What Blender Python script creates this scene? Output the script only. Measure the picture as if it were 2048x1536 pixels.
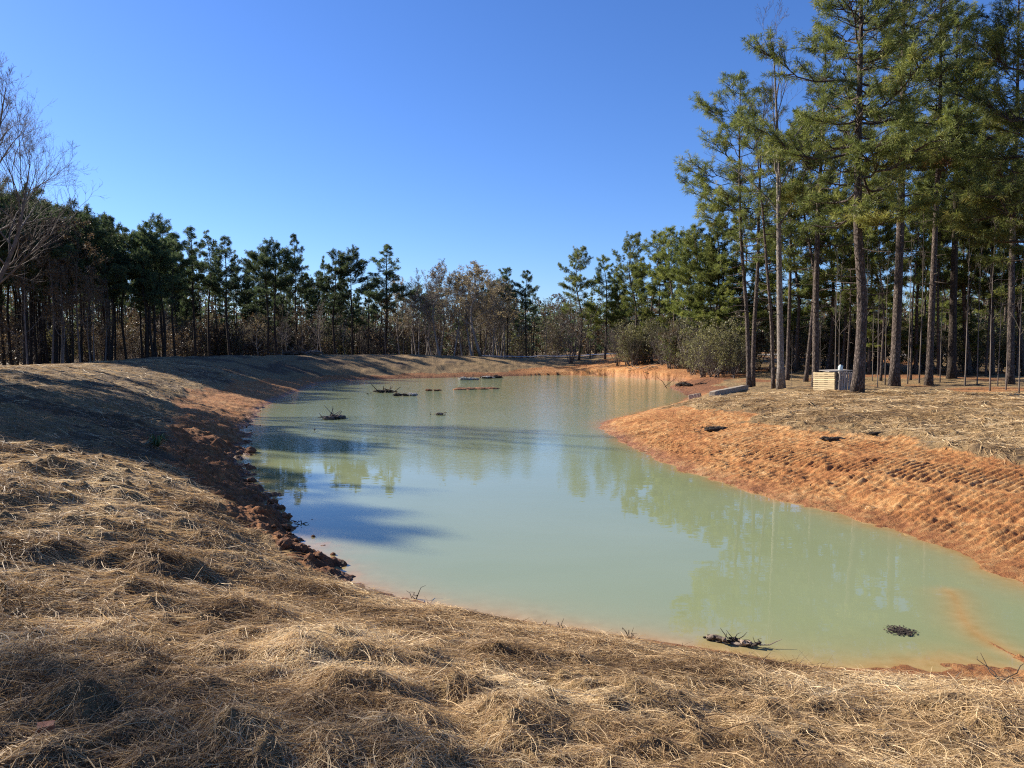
import bpy, math, random
import numpy as np
from mathutils import Vector
R = math.radians
S = bpy.context.scene
for o in list(bpy.data.objects): bpy.data.objects.remove(o)
COL = S.collection

# ---------------------------------------------------------------- camera, sky, sun, exposure
CAMZ, F, CX, CY, HZ = 3.2, 1500.0, 1024.0, 768.0, 690.0
PITCH = math.atan((CY - HZ) / F)
cd = bpy.data.cameras.new('camera'); cam = bpy.data.objects.new('camera', cd); COL.objects.link(cam)
cam.location = (0, 0, CAMZ); cam.rotation_euler = (R(90) - PITCH, 0, 0)
cd.sensor_width = 36; cd.lens = 36 * F / 2048; cd.clip_start = .05; cd.clip_end = 3000
S.camera = cam
SUN_AZ, SUN_EL = R(-65), R(28)                     # azimuth from +Y, negative = to the left
sun_dir = Vector((math.sin(SUN_AZ) * math.cos(SUN_EL), math.cos(SUN_AZ) * math.cos(SUN_EL), math.sin(SUN_EL)))
W = bpy.data.worlds.new('World'); S.world = W; W.use_nodes = True
wn = W.node_tree.nodes; wl = W.node_tree.links
sky = wn.new('ShaderNodeTexSky'); sky.sky_type = 'NISHITA'; sky.sun_disc = False
sky.sun_elevation = SUN_EL; sky.sun_rotation = SUN_AZ
sky.altitude = 200; sky.air_density = 1.0; sky.dust_density = 0.3; sky.ozone_density = 3.5
hs = wn.new('ShaderNodeHueSaturation'); hs.inputs['Saturation'].default_value = 1.1
wl.new(sky.outputs[0], hs.inputs['Color']); wb = wn.new('ShaderNodeMix'); wb.data_type = 'RGBA'; wb.blend_type = 'MULTIPLY'; wb.inputs[0].default_value = 1
wb.inputs[7].default_value = (.73, .88, 1.25, 1)              # the photograph's cool white balance
wl.new(hs.outputs[0], wb.inputs[6]); wl.new(wb.outputs[2], wn['Background'].inputs[0])
wn['Background'].inputs[1].default_value = .064
sl = bpy.data.lights.new('sun', 'SUN'); so = bpy.data.objects.new('sun', sl); COL.objects.link(so)
sl.energy = 5.0; sl.angle = R(.8); sl.color = (1, .92, .80)
so.rotation_euler = sun_dir.to_track_quat('Z', 'Y').to_euler(); so.location = (-60, 40, 60)
S.view_settings.view_transform = 'Standard'; S.view_settings.look = 'None'
S.view_settings.exposure = 1.2; S.view_settings.gamma = 1
S.render.engine = 'CYCLES'
S.cycles.max_bounces = 7; S.cycles.transparent_max_bounces = 8; S.cycles.caustics_reflective = False; S.cycles.caustics_refractive = False
S.cycles.use_denoising = False; S.cycles.filter_width = 1.15

# ---------------------------------------------------------------- pixel <-> world (pixels of the 2048x1536 photograph)
cp, sp = math.cos(PITCH), math.sin(PITCH)
def ray(px, py):
    xc, yc = (px - CX) / F, -(py - CY) / F
    return np.array([xc, cp + yc * sp, -sp + yc * cp])
def atD(px, py, D):
    d = ray(px, py); return np.array([0, 0, CAMZ]) + d * (D / d[1])
def atZ(px, py, z):
    d = ray(px, py); return np.array([0, 0, CAMZ]) + d * ((z - CAMZ) / d[2])

# ---------------------------------------------------------------- noise
def _h(ix, iy, s):
    n = (ix.astype(np.int64) * 374761393 + iy.astype(np.int64) * 668265263 + s * 1442695041) & 0xffffffff
    n = ((n ^ (n >> 13)) * 1274126177) & 0xffffffff
    return ((n ^ (n >> 16)) & 0xffff) / 65535.0
def vn(x, y, s=0):
    ix, iy = np.floor(x), np.floor(y); fx, fy = x - ix, y - iy
    u, v = fx * fx * fx * (fx * (fx * 6 - 15) + 10), fy * fy * fy * (fy * (fy * 6 - 15) + 10)
    a, b, c, d = _h(ix, iy, s), _h(ix + 1, iy, s), _h(ix, iy + 1, s), _h(ix + 1, iy + 1, s)
    return (a + (b - a) * u) * (1 - v) + (c + (d - c) * u) * v          # 0..1
def fbm(x, y, s=0, o=4):
    t, a, n = 0, .5, 0
    for i in range(o):
        t = t + a * (vn(x, y, s + i * 17) - .5); n += a; a *= .5; x, y = x * 2.03 + 5.2, y * 2.03 + 1.3
    return t / n                                                         # -.5...5
def ss(a, b, x):
    t = np.clip((x - a) / (b - a), 0, 1); return t * t * (3 - 2 * t)

# ---------------------------------------------------------------- shore line and terrain
# (pixel x, pixel y) on the water line or (x, y, 'w') in metres; then h1, w1, H, L, clay width, dam, soil, clod roughness
SH = [
 ((4.7, 7.2, 'w'),   .35, 2.2, 1.60, 8, .5, 0, .2, .5),
 ((1650, 1338),      .45, 2.2, 1.65, 8, .15, 0, .2, .3),
 ((1350, 1290),      .45, 2.2, 1.65, 8, .05, 0, .2, .3),
 ((1000, 1232),      .45, 2.2, 1.65, 8, .05, 0, .3, .3),
 ((800, 1195),       .50, 2.2, 1.70, 8, .15, 0, .5, .4),
 ((650, 1125),       .80, 2.2, 1.85, 8, .8, 0, .7, .8),
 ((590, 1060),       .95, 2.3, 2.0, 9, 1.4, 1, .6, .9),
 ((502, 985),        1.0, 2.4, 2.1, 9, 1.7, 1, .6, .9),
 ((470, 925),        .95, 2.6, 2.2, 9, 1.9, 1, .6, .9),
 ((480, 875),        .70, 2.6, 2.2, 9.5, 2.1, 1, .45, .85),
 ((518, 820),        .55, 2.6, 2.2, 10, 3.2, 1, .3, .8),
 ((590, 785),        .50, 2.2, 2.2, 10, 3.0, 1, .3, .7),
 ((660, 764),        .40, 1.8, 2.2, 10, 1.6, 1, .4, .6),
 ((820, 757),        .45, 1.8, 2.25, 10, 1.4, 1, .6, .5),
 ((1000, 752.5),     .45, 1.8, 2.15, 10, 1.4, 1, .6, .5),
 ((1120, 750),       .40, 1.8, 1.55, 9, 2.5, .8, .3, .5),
 ((1210, 752),       .45, 2.5, 1.0, 8, 9., 0, .1, .5),
 ((1290, 758),       .45, 2.5, .9, 8, 7., 0, .3, .6),
 ((1375, 766),       .40, 2.5, .7, 8, 5., 0, .5, .8),
 ((1345, 775),       .30, 1.5, .5, 8, 4., 0, .8, 1.),
 ((1372, 787),       .30, 1.5, .65, 7, 2.5, 0, .9, .8),
 ((1362, 803),       .40, 1.5, .85, 7, 1.2, 0, .4, .5),
 ((1270, 829),       .40, 1.6, .95, 7, 1.5, 0, .2, .4),
 ((1203, 846),       .45, 2.0, 1.0, 7, 3.5, 0, .0, .4),
 ((1245, 880),       .55, 3.0, 1.05, 8, 4.4, 0, .0, .48),
 ((1330, 925),       .65, 3.6, 1.10, 9, 4.4, 0, .0, .48),
 ((1500, 980),       .75, 4.2, 1.12, 9, 4.6, 0, .0, .48),
 ((1700, 1037),      .80, 4.4, 1.15, 9, 4.8, 0, .0, .48),
 ((1900, 1102),      .80, 4.4, 1.15, 9, 5.0, 0, .0, .35),
 ((2048, 1168),      .80, 4.4, 1.2, 9, 5.0, 0, .0, .4),
 ((8.0, 8.6, 'w'),   .60, 3.5, 1.3, 9, 4.0, 0, .0, .4),
 ((8.3, 7.0, 'w'),   .50, 2.8, 1.5, 9, 2.0, 0, .1, .5),
 ((6.6, 6.6, 'w'),   .40, 2.2, 1.6, 9, .8, 0, .2, .5),
]
cpts, cpar = [], []
for q in SH:
    p = q[0]
    if len(p) == 3: cpts.append(p[:2])
    else: cpts.append(tuple(atZ(p[0], p[1], 0)[:2]))
    cpar.append(q[1:])
cpts = np.array(cpts); cpar = np.array(cpar)
def catmull(P, n=6):
    out, m = [], len(P)
    for i in range(m):
        a, b, c, d = P[i - 1], P[i], P[(i + 1) % m], P[(i + 2) % m]
        for t in np.arange(n) / n:
            out.append(.5 * (2 * b + (c - a) * t + (2 * a - 5 * b + 4 * c - d) * t * t + (3 * b - a - 3 * c + d) * t ** 3))
    return np.array(out)
POLY = catmull(cpts, 5)
def sdf(x, y):
    """signed distance to the shore, positive on land; and blended shore parameters"""
    n = len(x); dmin = np.full(n, 1e9); inside = np.zeros(n, bool)
    A, B = POLY, np.roll(POLY, -1, 0)
    for (ax, ay), (bx, by) in zip(A, B):
        ex, ey = bx - ax, by - ay
        t = np.clip(((x - ax) * ex + (y - ay) * ey) / (ex * ex + ey * ey + 1e-12), 0, 1)
        dmin = np.minimum(dmin, (x - ax - t * ex) ** 2 + (y - ay - t * ey) ** 2)
        if ay != by:
            inside ^= ((ay > y) != (by > y)) & (x < ex * (y - ay) / (by - ay) + ax)
    return np.where(inside, -1, 1) * np.sqrt(dmin)
def params(x, y):
    w = np.zeros(len(x)); acc = np.zeros((len(x), cpar.shape[1]))
    for (cx, cy), pr in zip(cpts, cpar):
        k = 1 / (((x - cx) ** 2 + (y - cy) ** 2) + .6) ** 2.2
        w += k; acc += k[:, None] * pr
    return acc / w[:, None]
def terrain(x, y, full=False):
    x = np.atleast_1d(np.asarray(x, float)); y = np.atleast_1d(np.asarray(y, float)); n = len(x)
    Z = np.empty(n); ZN = np.empty((n, 4)) if full else None
    for s in range(0, n, 200000):
        r = _terrain(x[s:s + 200000], y[s:s + 200000], full)
        if full: Z[s:s + 200000], ZN[s:s + 200000] = r
        else: Z[s:s + 200000] = r
    return (Z, ZN) if full else Z
def _terrain(x, y, full):
    d0 = sdf(x, y); P = params(x, y)
    h1, w1, H, L, cw, dam, soil, rough = P.T
    near = 1 - ss(35, 80, np.hypot(x, y))
    d = d0 + rough * (fbm(x * .9, y * .9, 3) * .75 + fbm(x * 2.7, y * 2.7, 5) * .5) + .3 * ss(8, 14, y) * fbm(x * .45, y * .45, 41)
    t1 = np.clip(d / w1, 0, 1); t2 = np.clip((d - w1) / (L - w1), 0, 1)
    z = h1 * (1.35 * t1 - .35 * t1 * t1) + (H - h1) * (1.6 * t2 - .6 * t2 * t2)
    z = np.where(d < 0, np.maximum(d * .33, -1.6), z)
    back = ss(L + 3, L + 10, d) * dam
    z = z * (1 - back) + .35 * back
    right = ss(-6, 14, x - .12 * (y - 50))
    z += np.where(d > 0, 1.15 * ss(47, 86, y) * right * (1 - dam * .5), 0)
    z += ss(4, 20, d) * fbm(x * .16, y * .16, 9, 3) * .5 * (1 - ss(200, 300, np.hypot(x, y)))
    # under-water clay bar in the near right corner
    bx = np.clip((x - 5.55) , -9, 9); seg = ss(6.3, 6.8, y) * (1 - ss(9.6, 10.8, y))
    zb = .004 - .012 * (y - 7.6) + .035 * fbm(x * 3, y * 3, 45) - .11 * np.abs(x - (5.25 + .16 * (y - 7.8) + .15 * np.sin(y * 2.1))) / .20
    zb = np.where((x > 5.2) & (zb < -.05), zb - .0, zb)
    z = np.where((d < 0) & (seg > .01), np.maximum(z, zb * seg - 1.6 * (1 - seg)), z)
    z = np.where((d < 0) & (x > 1.5) & (y < 10) , np.maximum(z, -.02 + d * .27), z)
    # clay zones
    dd = d0 + fbm(x * .5, y * .5, 21) * 2.6 * np.clip(cw / 3, .08, 1) + fbm(x * 2.2, y * 2.2, 23) * .8 * np.clip(cw / 3, .1, 1)
    clay = 1 - ss(cw * .88, cw * 1.12 + .12, dd)
    mound = ss(.1, .3, fbm(x * .22, y * .22, 31) + .25 * ss(44, 52, y) * (1 - ss(60, 75, y)) * ss(22, 30, x)
               + .3 * np.exp(-((x - 22.5) ** 2 + (y - 37) ** 2) / 12) + .3 * np.exp(-((x - 25) ** 2 + (y - 35.5) ** 2) / 9))
    clay = np.maximum(clay, mound * ss(8, 12, x) * ss(28, 33, y) * .9)
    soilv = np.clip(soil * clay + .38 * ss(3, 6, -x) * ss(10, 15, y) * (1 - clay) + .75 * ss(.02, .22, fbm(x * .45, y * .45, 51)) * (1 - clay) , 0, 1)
    # micro relief
    rr = np.hypot(x, y)
    m1 = 1 - ss(18, 60, rr)
    cl = vn(x * 2.1, y * 2.1, 61); cl2 = vn(x * 4.7 + 3, y * 4.7, 63)
    straw_b = (1 - clay) * np.where(d > 0, 1, 0) * ss(0, .5, d)
    z += straw_b * m1 * ss(.2, 2.5, d) * (.10 * (cl * cl) + (.09 * cl2 * cl2 + .06 * vn(x * 8.3, y * 8.3, 64) ** 2) + .07 * fbm(x * 11, y * 11, 65) + .05 * ss(.55, .8, vn(x * 1.1, y * 1.1, 67)))
    z += straw_b * (1 - m1) * .25 * fbm(x * .9, y * .9, 69)
    # clods on clay
    rg = np.maximum(rough - .28, 0) * 1.35 * clay * np.where(d > -.4, 1, 0)
    z += rg * m1 * (.10 * ss(.5, .85, vn(x * 1.7, y * 1.7, 71)) + .10 * ss(.5, .9, vn(x * 3.6, y * 3.6, 73)) + .09 * fbm(x * 9, y * 9, 75) * 2) * (1 - .5 * ss(1.5, 3, d))
    # dozer cleat ridges on the right bank
    rb = clay * ss(.2, .7, d0) * (1 - soilv) * ss(2, 4, x) * (1 - ss(27, 32, y)) * ss(8.2, 9.5, y + .3 * x)
    wx, wy = x + .35 * fbm(x * .3, y * .3, 81), y + .35 * fbm(x * .3, y * .3, 83)
    v0 = .866 * wx + .50 * wy; band = np.floor(v0 / 1.45); fv = v0 / 1.45 - band
    u = (-.50 + .24 * (_h(band, band * 0 + 4, 3) - .5)) * wx + .866 * wy
    ph = _h(band, band * 0 + 3, 7); amp = .6 + .4 * _h(band, band * 0 + 9, 5); wl_ = .15 + .04 * _h(band, band * 0 + 1, 2)
    saw = (u / wl_ + ph + .22 * fbm(x * 1.3, y * 1.3, 85)) % 1.0
    rid = np.where(saw < .72, (saw / .72) ** .7, ((1 - saw) / .28))
    env = ss(0, .12, fv) * (1 - ss(.88, 1, fv))
    z += rb * env * amp * .085 * (rid - .6) * ss(-.3, .02, fbm(x * .75, y * .75, 87)) * (.7 + .6 * vn(x * 2.3, y * 2.3, 88))
    z += rb * .10 * fbm(x * 1.2, y * 1.2, 86)
    z += rb * (.035 * fbm(x * 4, y * 4, 89) + .03 * fbm(x * 13, y * 13, 91))
    if not full: return z
    wet = (1 - ss(.02, .18, z)) * np.where(d0 < 6, 1, 0) * ss(-.15, -.01, z)
    return z, np.stack([clay, soilv, wet, np.clip(-d / 3, 0, 1)], 1)
def gz(x, y): return float(terrain(np.array([x]), np.array([y]))[0])
def ground(px, py):
    """where the sight line through a pixel meets the ground (water counts as z = 0)"""
    d = ray(px, py); t = np.concatenate([np.linspace(2, 60, 1400), np.linspace(60, 200, 500)])
    X, Y, Zr = d[0] * t, d[1] * t, CAMZ + d[2] * t
    hit = np.nonzero(np.maximum(terrain(X, Y), 0) >= Zr)[0]
    i = hit[0] if len(hit) else 400
    return np.array([X[i], Y[i], max(gz(X[i], Y[i]), 0)])

# ---------------------------------------------------------------- mesh helpers
def mesh(name, V, faces, mats=(), mat_idx=None, smooth=False, attrs=None):
    """faces: list of (F,k) index arrays"""
    me = bpy.data.meshes.new(name); V = np.asarray(V, np.float32)
    me.vertices.add(len(V)); me.vertices.foreach_set('co', V.ravel())
    faces = [np.asarray(f, np.int32) for f in faces if len(f)]
    loops = np.concatenate([f.ravel() for f in faces]); tot = np.concatenate([np.full(len(f), f.shape[1], np.int32) for f in faces])
    me.loops.add(len(loops)); me.loops.foreach_set('vertex_index', loops)
    me.polygons.add(len(tot)); me.polygons.foreach_set('loop_start', np.concatenate([[0], np.cumsum(tot)[:-1]]).astype(np.int32))
    me.polygons.foreach_set('loop_total', tot)
    for m in mats: me.materials.append(m)
    if mat_idx is not None: me.polygons.foreach_set('material_index', np.asarray(mat_idx, np.int32))
    me.polygons.foreach_set('use_smooth', np.full(len(tot), smooth))
    for k, a in (attrs or {}).items():
        a = np.asarray(a, np.float32)
        if a.ndim == 1: at = me.attributes.new(k, 'FLOAT', 'POINT'); at.data.foreach_set('value', a)
        else: at = me.attributes.new(k, 'FLOAT_COLOR', 'POINT'); at.data.foreach_set('color', a.ravel())
    me.update(calc_edges=True); me.validate()
    return me
def link(name, me, parent=None, loc=(0, 0, 0)):
    o = bpy.data.objects.new(name, me); COL.objects.link(o); o.location = loc
    if parent: o.parent = parent
    return o
def tag(o, label=None, cat=None, group=None, kind=None):
    if label: o['label'] = label
    if cat: o['category'] = cat
    if group: o['group'] = group
    if kind: o['kind'] = kind
    return o
def empty(name, loc, rz=0):
    o = bpy.data.objects.new(name, None); COL.objects.link(o); o.location = loc; o.rotation_euler = (0, 0, rz)
    o.empty_display_size = .3; return o
def dup(root):
    r = root.copy(); COL.objects.link(r)
    for c in root.children:
        k = c.copy(); COL.objects.link(k); k.parent = r
    return r
class MB:
    def __init__(s): s.V = []; s.F = {}; s.n = 0; s.A = []
    def add(s, V, F, a=0.5):
        V = np.asarray(V, float); F = np.asarray(F, int)
        s.V.append(V); s.F.setdefault(F.shape[1], []).append(F + s.n); s.n += len(V)
        s.A.append(np.full(len(V), a) if np.isscalar(a) else np.asarray(a))
    def tube(s, P, r, k=6, a=.5, cap=True):
        P = np.asarray(P, float); r = np.broadcast_to(r, len(P)); n = len(P)
        T = np.gradient(P, axis=0); T /= np.linalg.norm(T, axis=1)[:, None] + 1e-9
        ref = np.array([1., 0, 0]) if abs(T[0][0]) < .8 else np.array([0, 1., 0])
        U = np.cross(T, ref); U /= np.linalg.norm(U, axis=1)[:, None] + 1e-9; Wv = np.cross(T, U)
        an = np.arange(k) / k * 2 * np.pi
        V = P[:, None] + r[:, None, None] * (np.cos(an)[None, :, None] * U[:, None] + np.sin(an)[None, :, None] * Wv[:, None])
        i = np.arange(n - 1)[:, None] * k; j = np.arange(k)[None]; jn = (j + 1) % k
        s.add(V.reshape(-1, 3), np.stack([i + j, i + jn, i + k + jn, i + k + j], -1).reshape(-1, 4), a)
        if cap and k > 2:
            b = s.n - n * k
            s.F.setdefault(k, []).append(np.array([[b + (n - 1) * k + q for q in range(k)]])); s.F[k].append(np.array([[b + k - 1 - q for q in range(k)]]))
    def segs(s, A, B, ra, rb, k=3, a=.5):
        A, B = np.asarray(A, float), np.asarray(B, float); n = len(A)
        if n == 0: return
        T = B - A; T /= np.linalg.norm(T, axis=1)[:, None] + 1e-9
        ref = np.where(np.abs(T[:, :1]) < .8, np.array([[1., 0, 0]]), np.array([[0, 1., 0]]))
        U = np.cross(T, ref); U /= np.linalg.norm(U, axis=1)[:, None] + 1e-9; Wv = np.cross(T, U)
        an = np.arange(k) / k * 2 * np.pi
        ring = np.cos(an)[None, :, None] * U[:, None] + np.sin(an)[None, :, None] * Wv[:, None]
        V = np.concatenate([A[:, None] + ring * np.broadcast_to(ra, n)[:, None, None], B[:, None] + ring * np.broadcast_to(rb, n)[:, None, None]], 1)
        i = np.arange(n)[:, None] * 2 * k; j = np.arange(k)[None]; jn = (j + 1) % k
        s.add(V.reshape(-1, 3), np.stack([i + j, i + jn, i + k + jn, i + k + j], -1).reshape(-1, 4), a)
    def box(s, c, e, rot=None, a=.5, jit=0, rng=None):
        q = np.array([[x, y, z] for x in (-1, 1) for y in (-1, 1) for z in (-1, 1)], float) * np.asarray(e) / 2
        if jit: q += rng.uniform(-jit, jit, q.shape)
        if rot is not None: q = q @ np.asarray(rot).T
        s.add(q + np.asarray(c), [[0, 1, 3, 2], [4, 6, 7, 5], [0, 4, 5, 1], [2, 3, 7, 6], [0, 2, 6, 4], [1, 5, 7, 3]], a)
    def me(s, name, mats, smooth=False):
        return mesh(name, np.concatenate(s.V), [np.concatenate(v) for v in s.F.values()], mats, smooth=smooth, attrs={'var': np.concatenate(s.A)})
def rz(a): c, s = math.cos(a), math.sin(a); return np.array([[c, -s, 0], [s, c, 0], [0, 0, 1]])
def ry(a): c, s = math.cos(a), math.sin(a); return np.array([[c, 0, s], [0, 1, 0], [-s, 0, c]])
def rx(a): c, s = math.cos(a), math.sin(a); return np.array([[1, 0, 0], [0, c, -s], [0, s, c]])

# ---------------------------------------------------------------- materials
def mat(name):
    m = bpy.data.materials.new(name); m.use_nodes = True; nt = m.node_tree; nt.nodes.clear()
    out = nt.nodes.new('ShaderNodeOutputMaterial'); return m, nt, out
class N:
    def __init__(s, nt): s.nt = nt
    def __call__(s, typ, ins=None, **kw):
        n = s.nt.nodes.new('ShaderNode' + typ)
        for k, v in kw.items(): setattr(n, k, v)
        for k, v in (ins or {}).items(): s.set(n.inputs[k], v)
        return n
    def set(s, inp, v):
        if isinstance(v, bpy.types.NodeSocket): s.nt.links.new(v, inp)
        elif isinstance(v, bpy.types.Node): s.nt.links.new(v.outputs[0], inp)
        else: inp.default_value = v
    def math(s, op, a, b=0, clamp=False):
        n = s('Math', operation=op, use_clamp=clamp); s.set(n.inputs[0], a); s.set(n.inputs[1], b); return n.outputs[0]
    def mix(s, f, a, b, blend='MIX'):
        n = s('Mix', data_type='RGBA', blend_type=blend); s.set(n.inputs[0], f); s.set(n.inputs[6], a); s.set(n.inputs[7], b); return n.outputs[2]
    def noise(s, vec, scale, detail=4, rough=.6, dist=0):
        n = s('TexNoise', {'Scale': scale, 'Detail': detail, 'Roughness': rough, 'Distortion': dist}); s.set(n.inputs['Vector'], vec); return n.outputs[0]
    def ramp(s, f, stops):
        n = s('ValToRGB'); s.set(n.inputs[0], f); e = n.color_ramp.elements
        while len(e) > 2: e.remove(e[-1])
        while len(e) < len(stops): e.new(.5)
        for k, (p, c) in zip(e, stops): k.position = p; k.color = (*c, 1) if len(c) == 3 else c
        return n.outputs[0]
    def maprange(s, v, a, b, c=0, d=1):
        n = s('MapRange', {'From Min': a, 'From Max': b, 'To Min': c, 'To Max': d}); s.set(n.inputs[0], v); return n.outputs[0]
    def attr(s, name): return s('Attribute', attribute_name=name)
c4 = lambda *c: (*c, 1)

def m_terrain():
    m, nt, out = mat('ground'); n = N(nt)
    pos = n('NewGeometry').outputs['Position']
    z = n('SeparateColor', {0: n.attr('zone').outputs['Color']}); clay, soil, wet = z.outputs
    fine = n.noise(pos, 55, 5, .7); mid = n.noise(pos, 6, 5, .65); big = n.noise(pos, .7, 4, .6)
    mp = n('Mapping', {'Vector': pos, 'Rotation': (0, 0, R(35)), 'Scale': (14, 60, 20)}); fib = n.noise(mp, 1, 4, .7, .6)
    mp2 = n('Mapping', {'Vector': pos, 'Rotation': (0, 0, R(-25)), 'Scale': (10, 45, 20)}); fib2 = n.noise(mp2, 1, 4, .7, .6)
    f = n.math('ADD', n.math('MULTIPLY', fib, .5), n.math('MULTIPLY', fib2, .5))
    straw = n.ramp(f, [(.30, (.06, .038, .018)), (.45, (.19, .125, .056)), (.55, (.34, .23, .105)), (.68, (.52, .38, .19))])
    straw = n.mix(n.maprange(big, .35, .65), straw, n.mix(.55, straw, c4(.17, .105, .052)))
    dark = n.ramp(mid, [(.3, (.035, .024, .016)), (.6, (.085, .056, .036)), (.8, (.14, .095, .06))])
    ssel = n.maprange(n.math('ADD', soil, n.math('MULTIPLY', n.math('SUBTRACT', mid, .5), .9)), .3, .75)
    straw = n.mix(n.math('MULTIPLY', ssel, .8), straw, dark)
    orange = n.ramp(n.math('ADD', n.math('MULTIPLY', mid, .6), n.math('MULTIPLY', big, .4)),
                    [(.34, (.20, .078, .026)), (.46, (.35, .145, .046)), (.55, (.47, .245, .088)), (.66, (.61, .385, .18))])
    orange = n.mix(n.maprange(fine, .4, .7), orange, n.mix(.5, orange, c4(.27, .10, .035)))
    brown = n.ramp(mid, [(.3, (.07, .03, .014)), (.5, (.18, .075, .033)), (.72, (.32, .14, .06))])
    cl = n.mix(n.maprange(n.math('ADD', soil, n.math('MULTIPLY', n.math('SUBTRACT', big, .5), .5)), .15, .75), orange, brown)
    csel = n.maprange(n.math('ADD', clay, n.math('MULTIPLY', n.math('SUBTRACT', mid, .5), .8)), .35, .65)
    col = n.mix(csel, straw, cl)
    col = n.mix(n.math('MULTIPLY', wet, .55), col, n.mix(1, col, c4(.5, .42, .36), 'MULTIPLY'))
    b1 = n('Bump', {'Strength': .9, 'Distance': .05, 'Height': n.math('ADD', n.math('MULTIPLY', f, .8), n.math('MULTIPLY', fine, .5))})
    b2 = n('Bump', {'Strength': .7, 'Distance': .12, 'Height': mid, 'Normal': b1.outputs[0]})
    rough = n.mix(wet, c4(.95, .95, .95), c4(.5, .5, .5))
    p = n('BsdfPrincipled', {'Base Color': col, 'Roughness': rough, 'Specular IOR Level': .25, 'Normal': b2.outputs[0]})
    nt.links.new(p.outputs[0], out.inputs[0]); return m
def m_simple(name, stops, scale=8, rough=.85, bump=.3, dist=.02, stretch=(1, 1, 1), spec=.25, rnd=.0):
    m, nt, out = mat(name); n = N(nt)
    oc = n('TexCoord').outputs['Object']; mp = n('Mapping', {'Vector': oc, 'Scale': stretch})
    h = n.noise(mp, scale, 5, .65); col = n.ramp(h, stops)
    v = n.math('ADD', n.math('MULTIPLY', n.math('SUBTRACT', n.attr('var').outputs['Fac'], .5), .8), 1)
    col = n.mix(1, col, n('CombineColor', {0: v, 1: v, 2: v}).outputs[0], 'MULTIPLY')
    b = n('Bump', {'Strength': bump, 'Distance': dist, 'Height': h})
    p = n('BsdfPrincipled', {'Base Color': col, 'Roughness': rough, 'Specular IOR Level': spec, 'Normal': b.outputs[0]})
    nt.links.new(p.outputs[0], out.inputs[0]); return m
def m_bark(name, dark, light, plate=1):
    m, nt, out = mat(name); n = N(nt)
    oc = n('TexCoord').outputs['Object']; mp = n('Mapping', {'Vector': oc, 'Scale': (9, 9, 2.6)})
    ns = n.noise(mp, 2, 4, .6)
    w = n('VectorMath', operation='ADD'); n.set(w.inputs[0], mp.outputs[0]); n.set(w.inputs[1], ns)
    vo = n('TexVoronoi', {'Scale': 1.5, 'Randomness': 1}, feature='DISTANCE_TO_EDGE'); n.set(vo.inputs['Vector'], w.outputs[0])
    h = n.maprange(vo.outputs[0], 0, .25)
    col = n.mix(n.math('MULTIPLY', h, n.maprange(n.noise(mp, 3, 5, .7), .3, .7)), c4(*dark), c4(*light))
    b = n('Bump', {'Strength': .9 * plate, 'Distance': .03, 'Height': h})
    p = n('BsdfPrincipled', {'Base Color': col, 'Roughness': .95, 'Specular IOR Level': .1, 'Normal': b.outputs[0]})
    nt.links.new(p.outputs[0], out.inputs[0]); return m
def m_leaf(name, stops, trans=.35, rough=.55, rnd=.35, spec=.3):
    m, nt, out = mat(name); n = N(nt)
    v = n.attr('var').outputs['Fac']; r = n('ObjectInfo').outputs['Random']
    col = n.ramp(v, stops)
    k = n.math('ADD', n.math('MULTIPLY', n.math('SUBTRACT', r, .5), rnd * 2), 1)
    col = n.mix(1, col, n('CombineColor', {0: k, 1: k, 2: k}).outputs[0], 'MULTIPLY')
    p = n('BsdfPrincipled', {'Base Color': col, 'Roughness': rough, 'Specular IOR Level': spec})
    t = n('BsdfTranslucent', {'Color': col}); mx = n('MixShader', {0: trans, 1: p.outputs[0], 2: t.outputs[0]})
    nt.links.new(mx.outputs[0], out.inputs[0]); return m
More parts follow.
